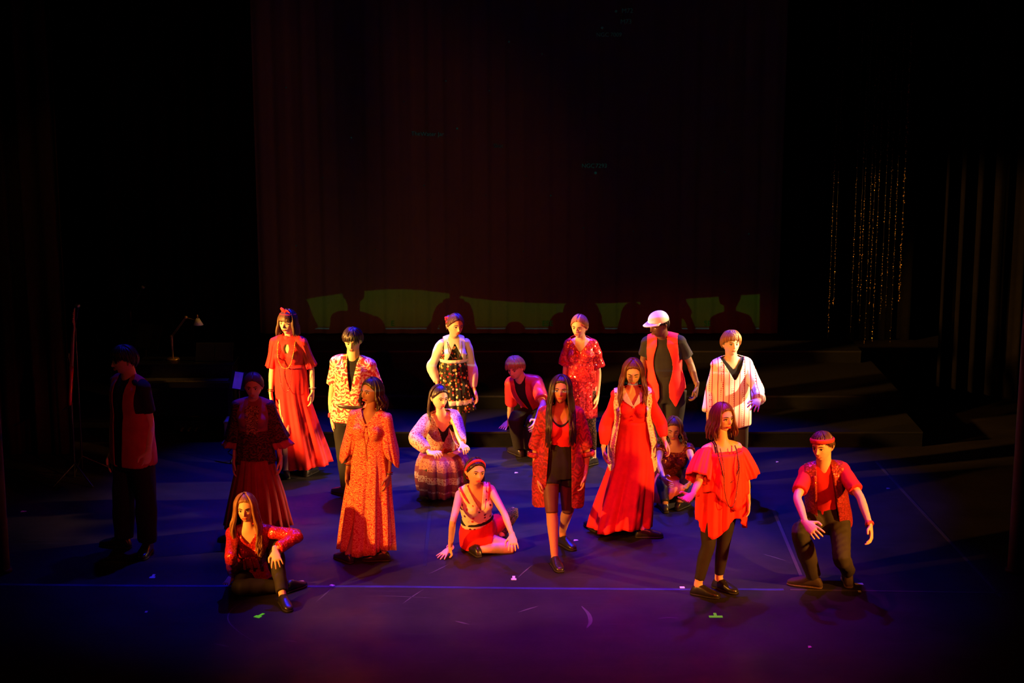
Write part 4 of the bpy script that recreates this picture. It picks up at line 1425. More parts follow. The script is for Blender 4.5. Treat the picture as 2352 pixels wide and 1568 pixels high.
# --- man in the shadow on the far side
Y = floor_y(312, 1262)
p = Person('dark haired performer standing in shadow in an open dull red waistcoat, looking into the wings', 1.85, 'm', Y, (298, 872, 0.0), (306, 1036, 0.0), -38, (284, 828, -62, -6, 0),
           ((262, 975, 0), (258, 1035, 0), (258, 1078, 0)), ((345, 975, 0), (341, 1033, 0), (334, 1080, 0), dict(curl=0.6)),
           ((285, 1146, 0), (284, 1236, 0.09), (240, 1253, 0)), ((335, 1150, 0), (340, 1246, 0.09), (330, 1280, 0)), SK_LIGHT, build=0.95)
p.body(); p.face()
p.hair(HAIR_DARK, 'short', n=110, seed=31, fringe=0.03, off=0.018)
p.garment('black_shirt', BLACKTEE, -0.14, 1.0, 0.012, sleeve=0.40, sadd=lambda t: 0.012 + 0.014 * t, seed=7, bust=False)
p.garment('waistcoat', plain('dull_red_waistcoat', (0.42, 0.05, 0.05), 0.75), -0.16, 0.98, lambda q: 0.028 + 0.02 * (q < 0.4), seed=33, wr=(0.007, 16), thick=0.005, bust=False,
          cut=lambda q, x, y, V: np.maximum(armhole(q, x, 0.168), np.where(y > 0, 0.05 + 0.02 * q - np.abs(x), -1)))
acc = newacc()
for sg in (-1, 1):
    c, u, v, a, b = p.ring(0.985)
    addmesh(acc, *limb([c + u * sg * 0.072 + v * 0.05 + p.t * 0.022, c + u * sg * 0.082 + p.t * 0.02, c + u * sg * 0.068 - v * 0.078 - p.t * 0.03], [(0.006, 0.022), (0.007, 0.024), (0.004, 0.016)], 10, 3, u0=p.front))
put('collar', accV(acc), acc[1], plain('dull_red_waistcoat', (0.42, 0.05, 0.05), 0.75), p.root)
p.trousers(BLACK, 0.98, 0.024, 0.025)
feet(p)

# --- woman in the long patterned dress
Y = floor_y(845, 1281)
p = Person('curly dark haired performer in a full-length red and gold patterned dress with long draped sleeves', 1.63, 'f', Y, (851, 948, 0.0), (851, 1065, 0.0), -16, (852, 901, -42, 4, 0),
           ((806, 1026, 0), (799, 1074, 0), (796, 1106, 0)), ((894, 1036, 0), (893, 1090, 0), (887, 1123, 0)),
           ((835, 1165, 0), (800, 1272, 0.08), (786, 1286, 0)), ((868, 1165, 0), (882, 1268, 0.08), (864, 1288, 0)), SK_BROWN, slim=0.8)
p.body(); p.face(lip=(0.4, 0.05, 0.05), brow=(0.012, 0.008, 0.006))
p.hair(HAIR_DARK, 'long', 0.14, 70, wave=0.010, seed=35, front=1.25, spread=1.3, wfreq=70, thick=0.012)
BATIK = scroll_print('gold_batik', (0.46, 0.03, 0.04), (0.62, 0.30, 0.15), 70, 0.46)
p.garment('bodice', BATIK, 0.34, 0.985, 0.015, seed=36, wr=(0.004, 20), thick=0.003,
          cut=lambda q, x, y, V: np.where((y > 0) & (q > 0.6), (q - 0.80) * 0.28 - np.abs(x), -1))
V, F = cloth(px_rings(p, [(1004, 813, 888, 0, .005), (1040, 809, 891, 0, .015), (1080, 803, 896, 0, .05), (1140, 795, 898, 0, .09), (1200, 787, 901, 0, .11), (1262, 780, 903, 0, .12)], 0.72, p.yaw), 10, 37, 130,
             hem=lambda th: 0.02 * np.cos(th + 0.4) - 0.02 * np.sin(th * 3))
sk = put('skirt', V, F, BATIK, p.root, thick=0.004)
acc = newacc()
c = []
for q in (0.80, 0.70, 0.6, 0.45, 0.3, 0.15):
    cc, u, v, a, b = p.ring(q)
    c.append(cc - v * (b + 0.020 + (0.042 if 0.55 < q < 0.75 else 0.012)))
addmesh(acc, *limb(c, [0.003] * len(c), 6, 2))
for q in c[:3]: addmesh(acc, *ball(q, 0.008, 8, 6))
put('front_fastening', accV(acc), acc[1], MAROON, p.root)
for sd in 'RL':
    S, E, W = p.sh[sd], p.el[sd], p.wr[sd]
    d = unit(E - S); u = unit_perp((1, 0, 0), d); v = np.cross(d, u)
    out = (p.uC if sd == 'L' else -p.uC)
    lo = 0.085 if sd == 'L' else 0.05
    V, F = cloth([(S - d * 0.055, u, v, .02, .02, 0), (S - d * 0.03, u, v, .058, .060, .01), (S + d * 0.10, u, v, .066, .075, .03), (S + d * 0.2 + out * .005, u, v, .072, .10, .05), (S + d * .29 + out * .01, u, v, .078, .12, .07), (S + d * .36 + out * .018, u, v, .07, .11, .09)], 5, 38, 70, 3,
                 hem=lambda th: -0.10 * np.clip(np.cos(th - (0.5 if sd == 'L' else 2.6)), 0, 1) ** 2 + 0.03)
    put('sleeve', V, F, BATIK, p.root, thick=0.004)
p.bracelet('R', DARKBEAD, 0.9, loose=0.008); p.bracelet('R', MAROON, 0.82, loose=0.008); p.bracelet('L', MAROON, 0.9, loose=0.010); p.bracelet('L', DARKBEAD, 0.97, loose=0.010)
feet(p)

# --- crouching girl holding her skirt
Y = floor_y(1010, 1132)
p = Person('dark haired performer crouching and holding up the hem of a tiered purple print skirt', 1.62, 'f', Y, (1012, 951, -0.05), (1012, 1046, 0.12), 18, (1010, 914, 30, -4, 2),
           ((954, 1008, -1), (988, 1040, -1), (1012, 1041, -1), dict(n=(0, 0.5, -1), curl=0.7)), ((1052, 996, -1), (1062, 1022, -1), (1075, 1033, -1), dict(n=(0, 0.5, -1), curl=0.8)),
           ((985, 1075, -1), (985, 1124, 0.09), (978, 1138, 0)), ((1045, 1070, -1), (1050, 1120, 0.09), (1062, 1132, 0)), SK_FAIR)
p.body(); p.face(lip=(0.55, 0.07, 0.07))
p.hair(HAIR_DARK, 'long', 0.22, 60, seed=41, front=1.75, spread=0.6)
DITSY = floral_print('ditsy_print', (0.46, 0.30, 0.26), [(0.40, 0.05, 0.08), (0.30, 0.04, 0.06)], 60, 0.42)
p.garment('black_top', BLACKTEE, 0.1, 0.72, 0.010)
p.garment('blouse', DITSY, 0.10, 0.985, 0.020, sleeve=0.90, sadd=lambda t: 0.016 + 0.026 * math.sin(pi * min(1, t)) ** 0.8, seed=42, wr=(0.007, 26), thick=0.004,
          cut=lambda q, x, y, V: np.where((y > 0) & (q > 0.3), (q - 0.42) * 0.14 - np.abs(x), -1))
V, F = cloth([p.ring(0.34, 0.018) + (0.0,), p.ring(0.26, 0.022) + (0.03,), p.ring(0.17, 0.024) + (0.03,)], 12, 3, 60, 2)
put('sash', V, F, MAROON, p.root, thick=0.005)
n = NT('tiered_print')
sp = n.n('ShaderNodeSeparateXYZ'); n.l(n.tc.outputs['Object'], sp.inputs[0])
mm = n.n('ShaderNodeMath', operation='MULTIPLY'); n.l(sp.outputs[2], mm.inputs[0]); mm.inputs[1].default_value = 2.1
tier = n.ramp(mm.outputs[0], [(0.0, (0.11, 0.03, 0.08)), (0.24, (0.22, 0.16, 0.28)), (0.28, (0.09, 0.02, 0.07)), (0.44, (0.26, 0.20, 0.32)), (0.58, (0.11, 0.03, 0.07)), (0.70, (0.28, 0.12, 0.09)), (0.9, (0.22, 0.03, 0.03))], 'CONSTANT')
w = n.n('ShaderNodeTexVoronoi'); w.inputs['Scale'].default_value = 55; n.l(n.mapped(), w.inputs['Vector'])
n.l(n.mix(n.ramp(w.outputs['Distance'], [(0.3, 1.0), (0.4, 0.0)]), tier, (0.14, 0.02, 0.05)), n.b.inputs['Base Color'])
TIER = n.done(0.8, 0.15)
V, F = cloth(px_rings(p, [(1034, 986, 1040, 0.06, .03), (1042, 968, 1066, -0.10, .05), (1062, 960, 1076, -0.14, .06), (1090, 959, 1079, -0.14, .07), (1116, 964, 1074, -0.12, .08)], 1.15, 0.2), 13, 43, 130,
             hem=lambda th: 0.06 * np.cos(th - 0.9))
put('skirt', V, F, TIER, p.root, thick=0.004)
for sd in 'RL':
    acc = newacc(); p.leg(acc, sd, 0.1, 0.99, 0.006)
    put('stocking', accV(acc), acc[1], TIGHTS_BLACK, p.root)
feet(p)

# --- walking woman in the patterned jacket
Y = floor_y(1283, 1276)
p = Person('performer stepping forward in a long open dark red patterned jacket, with very long dark hair', 1.655, 'f', Y, (1288, 938, -0.05), (1284, 1066, -0.02), 0, (1288, 896, -4, 3, 2),
           ((1230, 1040, 0), (1235, 1098, 0), (1243, 1136, 0), dict(curl=0.5)), ((1348, 1038, 0), (1344, 1090, 0), (1336, 1134, 0), dict(curl=0.5)),
           ((1267, 1170, 0), (1274, 1278, 0.085), (1278, 1304, 0)), ((1304, 1172, 0), (1292, 1218, 0.14), (1293, 1250, 0.01)), SK_TAN)
p.body(); p.face(lip=(0.5, 0.07, 0.07))
p.hair(HAIR_DARK, 'long', 0.52, 84, wave=0.006, seed=51, front=0.75, spread=1.1, wfreq=25, thick=0.012, margin=0.045)
p.garment('red_top', REDTEE, 0.36, 0.95, 0.012, seed=52, traps=False, wr=(0.004, 20), thick=0.003, cut=lambda q, x, y, V: np.where(y > 0, (q - 0.76 - (x / 0.09) ** 2 * 0.16) * 0.3, -1))
p.garment('neckband', BLACK, 0.5, 0.97, 0.014, traps=False, wr=None, thick=0.003, voxel=0.008, cut=lambda q, x, y, V: np.where(y > 0, np.maximum(np.abs(q - 0.76 - (x / 0.09) ** 2 * 0.16) * 0.5 - 0.010, np.abs(x) - 0.085), 1))
p.garment('black_skirt', BLACK, -0.20, 0.42, 0.018, legs=0.22, ladd=0.020, bust=False, traps=False)
for sd in 'RL':
    acc = newacc(); p.leg(acc, sd, 0.1, 0.52 if sd == 'R' else 0.6, 0.004)
    put('cycling_tights', accV(acc), acc[1], TIGHTS, p.root)
JACK = scroll_print('jacket_print', (0.36, 0.022, 0.026), (0.17, 0.014, 0.022), 26, 0.5)
REDLINE = plain('red_lining', (0.70, 0.03, 0.03), 0.7)
def jcut(q, x, y, V):
    side = np.abs(x)
    hem = -0.62 - 0.10 * np.clip(side / 0.2, 0, 1)
    return np.maximum(np.where(y > -0.02, 0.085 + 0.02 * (1 - q) - side, -1), (hem - q) * 0.3)
p.garment('jacket', JACK, -0.72, 0.98, lambda q: (0.030 + 0.03 * (q < 0.4), 0.03 + 0.015 * (q < 0.4)), sleeve=0.56, sadd=lambda t: 0.014 + 0.024 * t, seed=53, wr=(0.011, 20), thick=0.006, cut=jcut)
for sg in (-1, 1):
    pts = []
    for q in (0.95, 0.8, 0.6, 0.35, 0.1, -0.2, -0.45, -0.62):
        c, u, v, a, b = p.ring(q, 0.045, 0.035, garment=True)
        x = sg * (0.098 + 0.02 * (1 - q))
        pts.append(c + u * x - v * (b * math.sqrt(max(0.1, 1 - (x / a) ** 2)) + (0.02 if 0.5 < q < 0.75 else 0)))
    V, F = limb(pts, [(0.010, 0.005)] * len(pts), 8, 2, u0=p.uC)
    put('jacket_facing', V, F, REDLINE, p.root)
for sd in 'RL':
    P = catmull(p.arm_path(sd), 4)
    p.band('rolled_cuff', JACK, p.sh[sd] * 0.0 + (p.el[sd] + (p.wr[sd] - p.el[sd]) * 0.06), p.wr[sd] - p.sh[sd], 0.064, 0.022, 0.010)
p.bracelet('R', DARKBEAD, 0.92)
feet(p)

# --- woman in the red wide-legged suit and white crochet waistcoat
Y = floor_y(1428, 1222)
p = Person('performer in a floor-length red dress with white collar under a long white crochet waistcoat', 1.66, 'f', Y, (1453, 896, -0.08), (1452, 1012, 0.0), 0, (1454, 856, -4, -16, 0),
           ((1392, 974, 0), (1386, 1030, 0), (1390, 1060, 0), dict(curl=0.5)), ((1519, 974, 0), (1526, 1010, 0), (1541, 1042, 0), dict(curl=0.5)),
           ((1420, 1110, 0), (1366, 1199, 0.085), (1348, 1204, 0.01)), ((1464, 1115, 0), (1474, 1214, 0.085), (1498, 1234, 0)), SK_LIGHT, slim=0.66)
p.body(); p.face(lip=(0.5, 0.08, 0.08), closed=True)
p.hair(HAIR_AUBURN, 'long', 0.27, 72, wave=0.009, seed=61, front=0.95, spread=1.1, wfreq=32, thick=0.012, margin=0.045)
SUIT = plain('red_suiting', (0.70, 0.022, 0.018), 0.7, 0.2)
p.garment('blouse', SUIT, 0.36, 0.985, 0.016, sleeve=0.93, sadd=lambda t: 0.008 + 0.018 * max(0, math.sin(pi * (t - 0.3) / 0.7)), seed=62, wr=(0.005, 22), thick=0.003,
          cut=lambda q, x, y, V: np.where((y > 0) & (q > 0.6), (q - 0.78) * 0.3 - np.abs(x), -1))
V, F = cloth(px_rings(p, [(962, 1419, 1489, -0.02, .005), (990, 1416, 1492, 0, .015), (1030, 1411, 1496, 0, .035), (1080, 1398, 1501, 0, .07), (1140, 1378, 1499, 0, .10), (1180, 1366, 1496, 0, .12), (1206, 1360, 1493, 0, .13)], 1.05), 7, 63, 130,
             hem=lambda th: 0.045 * np.clip(np.cos(th - 4.9), 0, 1) ** 4 - 0.02 * np.cos(th - 3.6))
put('skirt', V, F, SUIT, p.root, thick=0.004)
COLL = plain('white_cotton', (0.80, 0.78, 0.75))
lapel(p, 'collar', COLL, 0.80, 0.28, 0.062, 0.026)
n = NT('white_crochet')
v = n.mapped()
vo = n.n('ShaderNodeTexVoronoi', feature='DISTANCE_TO_EDGE'); vo.inputs['Scale'].default_value = 34; n.l(v, vo.inputs['Vector'])
n.l(n.mix(n.ramp(vo.outputs['Distance'], [(0.05, 0.0), (0.2, 1.0)]), (0.85, 0.78, 0.66), (0.62, 0.50, 0.40)), n.b.inputs['Base Color'])
n.bump(vo.outputs['Distance'], 0.8, 0.02)
n.l(n.ramp(vo.outputs['Distance'], [(0.30, 1.0), (0.36, 0.0)], 'CONSTANT'), n.b.inputs['Alpha'])
CROCHET = n.done(0.9, 0.1)
p.garment('crochet_waistcoat', CROCHET, -0.50, 0.975, lambda q: 0.028 + 0.022 * (q < 0.4), seed=64, wr=(0.010, 40), thick=0.010,
          cut=lambda q, x, y, V: np.maximum(np.where(y > -0.05, np.where(q > 0.5, 0.118, 0.118 + 0.045 * np.clip((0.5 - q) * 2, 0, 1)) - np.abs(x), -1), armhole(q, x, 0.172)))
YARN = plain('white_yarn', (0.82, 0.74, 0.62), 0.9)
for sg in (-1, 1):
    c, u, v, a, b = p.ring(-0.46, 0.05, garment=True)
    for i in range(6):
        x = 0.160 + 0.010 * i
        b0 = c + u * sg * x - v * (b * math.sqrt(max(0.02, 1 - (x / a) ** 2)))
        V, F = limb([b0 + p.t * 0.02, b0 - p.t * 0.02, b0 - p.t * 0.05], [0.010, 0.013, 0.007], 6, 2)
        put('tassel', V, F, YARN, p.root)
acc = newacc()
for q in (0.60, 0.52):
    c, u, v, a, b = p.ring(q)
    addmesh(acc, *ball(c - v * (b + 0.034), 0.009, 8, 6))
put('button', accV(acc), acc[1], SUIT, p.root)
feet(p)

# --- crouching girl behind
Y = floor_y(1545, 1150)
p = Person('curly haired performer crouching low in a dark red sequined top and red skirt', 1.60, 'f', Y, (1550, 1022, -0.02), (1540, 1102, 0.16), 4, (1546, 986, -4, -12, 3),
           ((1512, 1062, -1), (1524, 1098, -1), (1540, 1118, -1)), ((1590, 1058, -1), (1586, 1098, -1), (1578, 1125, -1)),
           ((1522, 1112, -1), (1528, 1155, 0.09), (1522, 1166, 0)), ((1580, 1088, -1), (1560, 1150, 0.09), (1572, 1164, 0)), SK_TAN, hs=0.98)
p.body(); p.face(lip=(0.5, 0.09, 0.08), closed=True)
p.hair(HAIR_BROWN, 'long', 0.14, 70, wave=0.014, seed=71, front=1.0, spread=1.5, wfreq=90, thick=0.011)
p.garment('sequin_top', sequin('dark_sequin', (0.22, 0.03, 0.03), 90, 0.7, 0.3, 0.5), 0.05, 0.93, 0.016, sleeve=0.16, sadd=0.024, seed=72, wr=(0.006, 30))
SKR = plain('salmon_red_cloth', (0.62, 0.10, 0.08), 0.75)
V, F = cloth(px_rings(p, [(1084, 1514, 1570, 0.10, .02), (1098, 1507, 1584, -0.06, .04), (1116, 1503, 1584, -0.14, .06), (1134, 1504, 1572, -0.16, .07)], 1.1, 0.0), 9, 73, 100,
             hem=lambda th: 0.08 * np.cos(th))
put('skirt', V, F, SKR, p.root, thick=0.004)
for sd in 'RL':
    acc = newacc(); p.leg(acc, sd, 0.02, 0.99, 0.008)
    put('legging', accV(acc), acc[1], TIGHTS_BLACK, p.root)
feet(p)

# --- girl sitting on the floor in shorts
Y = floor_y(1120, 1268)
p = Person('performer sitting on the floor in red shorts, sleeveless print blouse and red headband', 1.64, 'f', Y, (1091, 1120, -0.05), (1098, 1222, 0.10), 14, (1093, 1085, 22, 2, 6),
           ((1040, 1198, -1), (1034, 1258, -1, 0.065), (1010, 1280, -1, 0.014), dict(n=(0, 0, -1), curl=0.02, spread=0.22)), ((1158, 1178, -1), (1176, 1228, -1), (1181, 1264, -1), dict(n=(0, 0.4, -1), curl=0.3, spread=0.15)),
           ((1181, 1258, -1), (1096, 1262, 0.06), (1072, 1252, 0.02)), ((1180, 1176, 1), (1152, 1228, 0.09), (1160, 1240, 0.0)), SK_LIGHT, pyaw=34)
p.body(); p.face(lip=(0.6, 0.06, 0.06))
p.hair(HAIR_DARK, 'long', 0.10, 50, seed=81, front=1.9, spread=0.2)
p.headband(plain('red_headband', (0.75, 0.03, 0.03), 0.7), -1.02, 0.016, 0.020, zc=0.045)
GEO = floral_print('square_print', (0.80, 0.66, 0.52), [(0.50, 0.06, 0.05), (0.10, 0.02, 0.03), (0.6, 0.12, 0.08)], 22, 0.30)
p.garment('blouse', GEO, 0.24, 0.98, 0.014, seed=82, wr=(0.006, 30), thick=0.004,
          cut=lambda q, x, y, V: np.maximum(np.where((y > 0) & (q > 0.4), (q - 0.64) * 0.16 - np.abs(x), -1), np.where(q > 0.62, np.abs(x) - 0.140, -1)))
lapel(p, 'collar', plain('cream_collar', (0.80, 0.66, 0.52), 0.75), 0.64, 0.16, 0.030, 0.020)
lapel(p, 'strap', plain('red_strap', (0.5, 0.03, 0.04), 0.7), 0.30, 0.16, 0.020, 0.022, low=0.80)
p.garment('shorts', REDCLOTH, -0.22, 0.36, 0.014, legs=0.27, ladd=0.012, bust=False, traps=False, seed=83)
V, F = cloth([p.ring(0.37, 0.010) + (0.0,), p.ring(0.335, 0.018) + (0.0,), p.ring(0.30, 0.018) + (0.0,)], 6, 2, 50, 2)
put('belt', V, F, BLACK, p.root, thick=0.004)
acc = newacc(); p.leg(acc, 'L', 0.2, 0.99, 0.004)
put('stocking', accV(acc), acc[1], floral_print('fishnet', (0.12, 0.05, 0.03), [(0.014, 0.010, 0.010)], 80, 0.52), p.root)
p.bracelet('R', plain('bangle_pink', (0.6, 0.2, 0.2), 0.4), 0.97, 0.005, 0.005, loose=0.008)
feet(p)

# ================================================================ front of the stage
# --- girl sitting at the front with long fair hair
Y = floor_y(600, 1350)
p = Person('long haired performer sitting with one knee up in a red sequined blouse and black trousers', 1.64, 'f', Y, (570, 1214, -0.10), (590, 1316, 0.16), 4, (564, 1168, 0, -2, -2),
           ((531, 1280, -1), (537, 1318, -1, 0.075), (522, 1338, -1, 0.014), dict(n=(0, 0, -1), curl=0.05, spread=0.15)), ((686, 1230, -1), (632, 1262, -1), (638, 1304, -1), dict(n=(0, 0.8, -0.5), curl=0.3, spread=0.2)),
           ((550, 1348, -1), (664, 1346, 0.05), (704, 1336, 0.03)), ((630, 1242, -1), (649, 1366, 0.085), (651, 1390, 0)), SK_LIGHT)
p.body(); p.face(lip=(0.55, 0.08, 0.08))
p.hair(plain('hair_honey', (0.20, 0.085, 0.028), 0.42, 0.45, scale=30), 'long', 0.40, 84, wave=0.010, seed=91, front=0.85, spread=1.3, wfreq=24, thick=0.012, margin=0.04)
SEQ = sequin('bright_sequin', (0.72, 0.03, 0.025), 130, 0.5, 0.25, 0.35)
p.garment('blouse', SEQ, -0.02, 0.97, 0.018, sleeve=0.93, sadd=lambda t: 0.009 + 0.016 * t, seed=92, wr=(0.009, 26), thick=0.004,
          cut=lambda q, x, y, V: np.where((y > 0) & (q > 0.6), (q - 0.84) * 0.4 - np.abs(x), -1))
acc = newacc()
for i in range(7):
    x = -0.055 + 0.018 * i
    P = []
    for q in (0.66, 0.58, 0.50, 0.43):
        cc, u, v, a, b = p.ring(q, 0.02)
        P.append(cc + u * x * (1.0 + 0.5 * (0.66 - q)) - v * (b + 0.045 + 0.012 * math.cos(i * 2.1)))
    addmesh(acc, *limb(P, [(0.010, 0.006), (0.013, 0.009), (0.014, 0.009), (0.012, 0.004)], 8, 2, u0=p.uC))
put('ruffle', accV(acc), acc[1], SEQ, p.root)
W = p.wr['R']
V, F = limb([W + p.front * 0.03 + np.array([0.02, 0, 0.06]), W + np.array([0.07, -0.06, 0.0]), W + np.array([0.16, -0.10, -0.055])], [(0.004, 0.010)] * 3, 8, 4)
put('ribbon', V, F, REDCLOTH, p.root)
p.trousers(plain('black_jeans', (0.020, 0.016, 0.014), 0.75), 0.97, 0.010, 0.010)
p.bracelet('R', DARKBEAD, 0.97)
feet(p)

# --- woman in the orange-red handkerchief top
Y = floor_y(1632, 1356)
p = Person('performer holding out an open hand, loose orange-red top with pointed hem, black leggings', 1.66, 'f', Y, (1658, 1018, 0.0), (1652, 1150, 0.02), 18, (1660, 961, 34, 2, 2),
           ((1606, 1104, -1), (1590, 1136, -1), (1562, 1158, -1), dict(n=(0.2, -0.5, 1), curl=0.35, spread=0.15, thumb=0.9)), ((1714, 1100, 0), (1718, 1143, 0), (1717, 1177, 0)),
           ((1627, 1254, 0), (1602, 1344, 0.085), (1636, 1372, 0)), ((1661, 1252, 0), (1650, 1330, 0.085), (1680, 1361, 0)), SK_LIGHT)
p.body(); p.face(lip=(0.62, 0.04, 0.05), makeup=1.35)
p.hair(HAIR_AUBURN, 'long', 0.16, 72, wave=0.009, seed=95, front=0.95, spread=0.9, wfreq=32, thick=0.012)
p.garment('bodice', ORANGERED, 0.1, 0.90, 0.018, seed=96, wr=(0.005, 22), traps=False)
V, F = cloth(px_rings(p, [(1040, 1612, 1704, 0.0, .01), (1070, 1608, 1710, 0.0, .04), (1105, 1605, 1712, 0, .06), (1140, 1602, 1713, 0, .08), (1172, 1601, 1713, 0, .09), (1192, 1602, 1713, 0, .09)], 0.72, p.yaw), 10, 97, 130,
             hem=lambda th: -0.13 * np.clip(np.cos(th - 4.15), 0, 1) ** 3 - 0.10 * np.clip(np.cos(th - 5.9), 0, 1) ** 4 + 0.09 * np.clip(np.cos(th - 5.1), 0, 1) ** 4)
put('tunic', V, F, ORANGERED, p.root, thick=0.004)
V, F = cloth(px_rings(p, [(1034, 1614, 1706, 0.0, .01), (1070, 1606, 1712, -0.01, .04), (1110, 1602, 1715, -0.01, .07), (1140, 1602, 1715, -0.01, .09)], 0.80, p.yaw), 8, 99, 130,
             hem=lambda th: -0.10 * np.clip(np.cos(th - 4.9), 0, 1) ** 3 + 0.10 * np.clip(np.cos(th - 4.0), 0, 1) ** 3 + 0.06 * np.clip(np.cos(th - 0.2), 0, 1) ** 2)
put('overlay', V, F, ORANGERED, p.root, thick=0.004)
for sd in 'RL':
    S, E, W = p.sh[sd], p.el[sd], p.wr[sd]
    d = unit(E - S); u = unit_perp((1, 0, 0), d); v = np.cross(d, u)
    out = (p.uC if sd == 'L' else -p.uC)
    V, F = cloth([(S + d * 0.0 - out * 0.03, u, v, .045, .05, .02), (S + d * .03, u, v, .068, .07, .04), (S + d * 0.12 + out * .012, u, v, .085, .09, .06), (S + d * .21 + out * .018, u, v, .098, .10, .08), (S + d * .27 + out * .018, u, v, .100, .10, .09)], 7, 98, 70, 3)
    put('sleeve', V, F, ORANGERED, p.root, thick=0.004)
acc = newacc()
for dx in (0.0, 0.016):
    c0 = p.sh['R'] + p.uC * (0.055 + dx)
    addmesh(acc, *limb([c0 + p.t * 0.055 - p.front * 0.04, c0 + p.t * 0.068 + p.front * 0.01, c0 + p.t * 0.045 + p.front * 0.055, c0 - p.t * 0.02 + p.front * 0.085], [0.005] * 4, 6, 3))
put('camisole_strap', accV(acc), acc[1], BLACK, p.root)
p.garment('leggings', plain('black_leggings', (0.020, 0.013, 0.011), 0.7), -0.22, 0.3, 0.008, legs=0.93, ladd=0.006, bust=False, traps=False, wr=(0.002, 30))
p.beads(DARKBEAD, 0.56, 0.085, 0.0065, 0.013, 0.055); p.beads(DARKBEAD, 0.95, 0.070, 0.005, 0.012, 0.085)
feet(p)

# --- kneeling man with the headband
Y = floor_y(1860, 1334)
p = Person('performer in a half kneel with a red bandana, red shirt and sequined red waistcoat', 1.78, 'm', Y, (1892, 1072, -0.12), (1902, 1186, 0.04), -6, (1888, 1026, -34, -6, -4),
           ((1831, 1143, -1), (1850, 1200, -1), (1882, 1230, -1), dict(n=(0.2, 0.9, -0.4), curl=0.35, spread=0.12)), ((1976, 1142, -1), (1998, 1206, -1), (2004, 1254, -1), dict(n=(-0.9, 0.3, 0), curl=0.45)),
           ((1836, 1222, -1), (1871, 1326, 0.09), (1818, 1342, 0)), ((1934, 1284, -1), (1950, 1312, 0.13), (1946, 1332, 0.01)), SK_LIGHT, build=0.86)
p.body(); p.face(lip=(0.5, 0.13, 0.1))
p.hair(HAIR_BROWN, 'short', n=110, seed=101, off=0.012, thick=0.009)
p.headband(plain('red_bandana', (0.62, 0.03, 0.03), 0.75), -0.16, 0.020, 0.026, zc=0.050, name='bandana')
p.garment('red_shirt', REDTEE, -0.08, 1.0, 0.014, sleeve=0.40, sadd=lambda t: 0.010 + 0.018 * t, seed=102, bust=False, wr=(0.006, 20))
p.garment('waistcoat', sequin('waistcoat_sequin', (0.40, 0.03, 0.03), 110, 0.45, 0.35, 0.25), -0.16, 0.98, lambda q: 0.030 + 0.016 * (q < 0.4), seed=103, wr=(0.006, 18), thick=0.005, bust=False,
          cut=lambda q, x, y, V: np.maximum(armhole(q, x, 0.165), np.where(y > 0, 0.078 + 0.03 * (0.5 - q) - np.abs(x), -1)))
acc = newacc()
for sg in (-1, 1):
    pts = []
    for q in (0.96, 0.8, 0.6, 0.4, 0.2, 0.0, -0.13):
        c, u, v, a, b = p.ring(q, 0.045, garment=True)
        x = sg * (0.092 + 0.03 * (0.5 - q))
        pts.append(c + u * x - v * (b * math.sqrt(max(0.1, 1 - (x / a) ** 2))))
    addmesh(acc, *limb(pts, [(0.010, 0.005)] * len(pts), 8, 2, u0=p.uC))
put('sequin_trim', accV(acc), acc[1], sequin('gold_trim_sequin', (0.75, 0.10, 0.04), 160, 0.6, 0.25, 0.5), p.root)
p.trousers(plain('black_twill', (0.028, 0.020, 0.015), 0.75), 0.98, 0.008, 0.024, seed=104, wr=(0.010, 20))
st = p.bracelet('L', plain('red_watch_strap', (0.55, 0.03, 0.03), 0.5), 0.95, 0.014, 0.005, 'wristwatch')
E_, W_ = p.el['L'], p.wr['L']
c = E_ + (W_ - E_) * 0.95
nn = unit_perp(p.front, unit(W_ - E_))
acc = newacc(); addmesh(acc, *limb([c + nn * 0.030, c + nn * 0.042], [0.020, 0.020], 16, 2, round_ends=False))
put('watch_case', accV(acc), acc[1], plain('watch_red', (0.6, 0.06, 0.06), 0.3, 0.5), st)
feet(p, plain('brown_suede', (0.045, 0.026, 0.016), 0.7), sole=plain('sole_tan', (0.10, 0.055, 0.03), 0.6))

# ================================================================ things around the performers
BLK = plain('gloss_black', (0.012, 0.011, 0.012), 0.3, 0.5)
METAL = plain('dark_metal', (0.05, 0.045, 0.042), 0.3, 0.5, 0.7, bump=0)
BRASS = plain('brass_metal', (0.65, 0.42, 0.14), 0.3, 0.5, 0.7, bump=0)
PAPER = plain('paper_white', (0.75, 0.74, 0.72), 0.8, 0.2, bump=0)
def stick(name, pts, r, mat, par, n=8, sub=1):
    V, F = limb(pts, [r] * len(pts) if np.isscalar(r) else r, n, sub)
    return put(name, V, F, mat, par)
def box(name, lo, hi, mat, par, bevel=0.0):
    V, F = boxmesh(lo, hi)
    o = put(name, V, F, mat, par, smooth=False)
    if bevel:
        b = o.modifiers.new('edge', 'BEVEL'); b.width = bevel; b.segments = 2
    return o
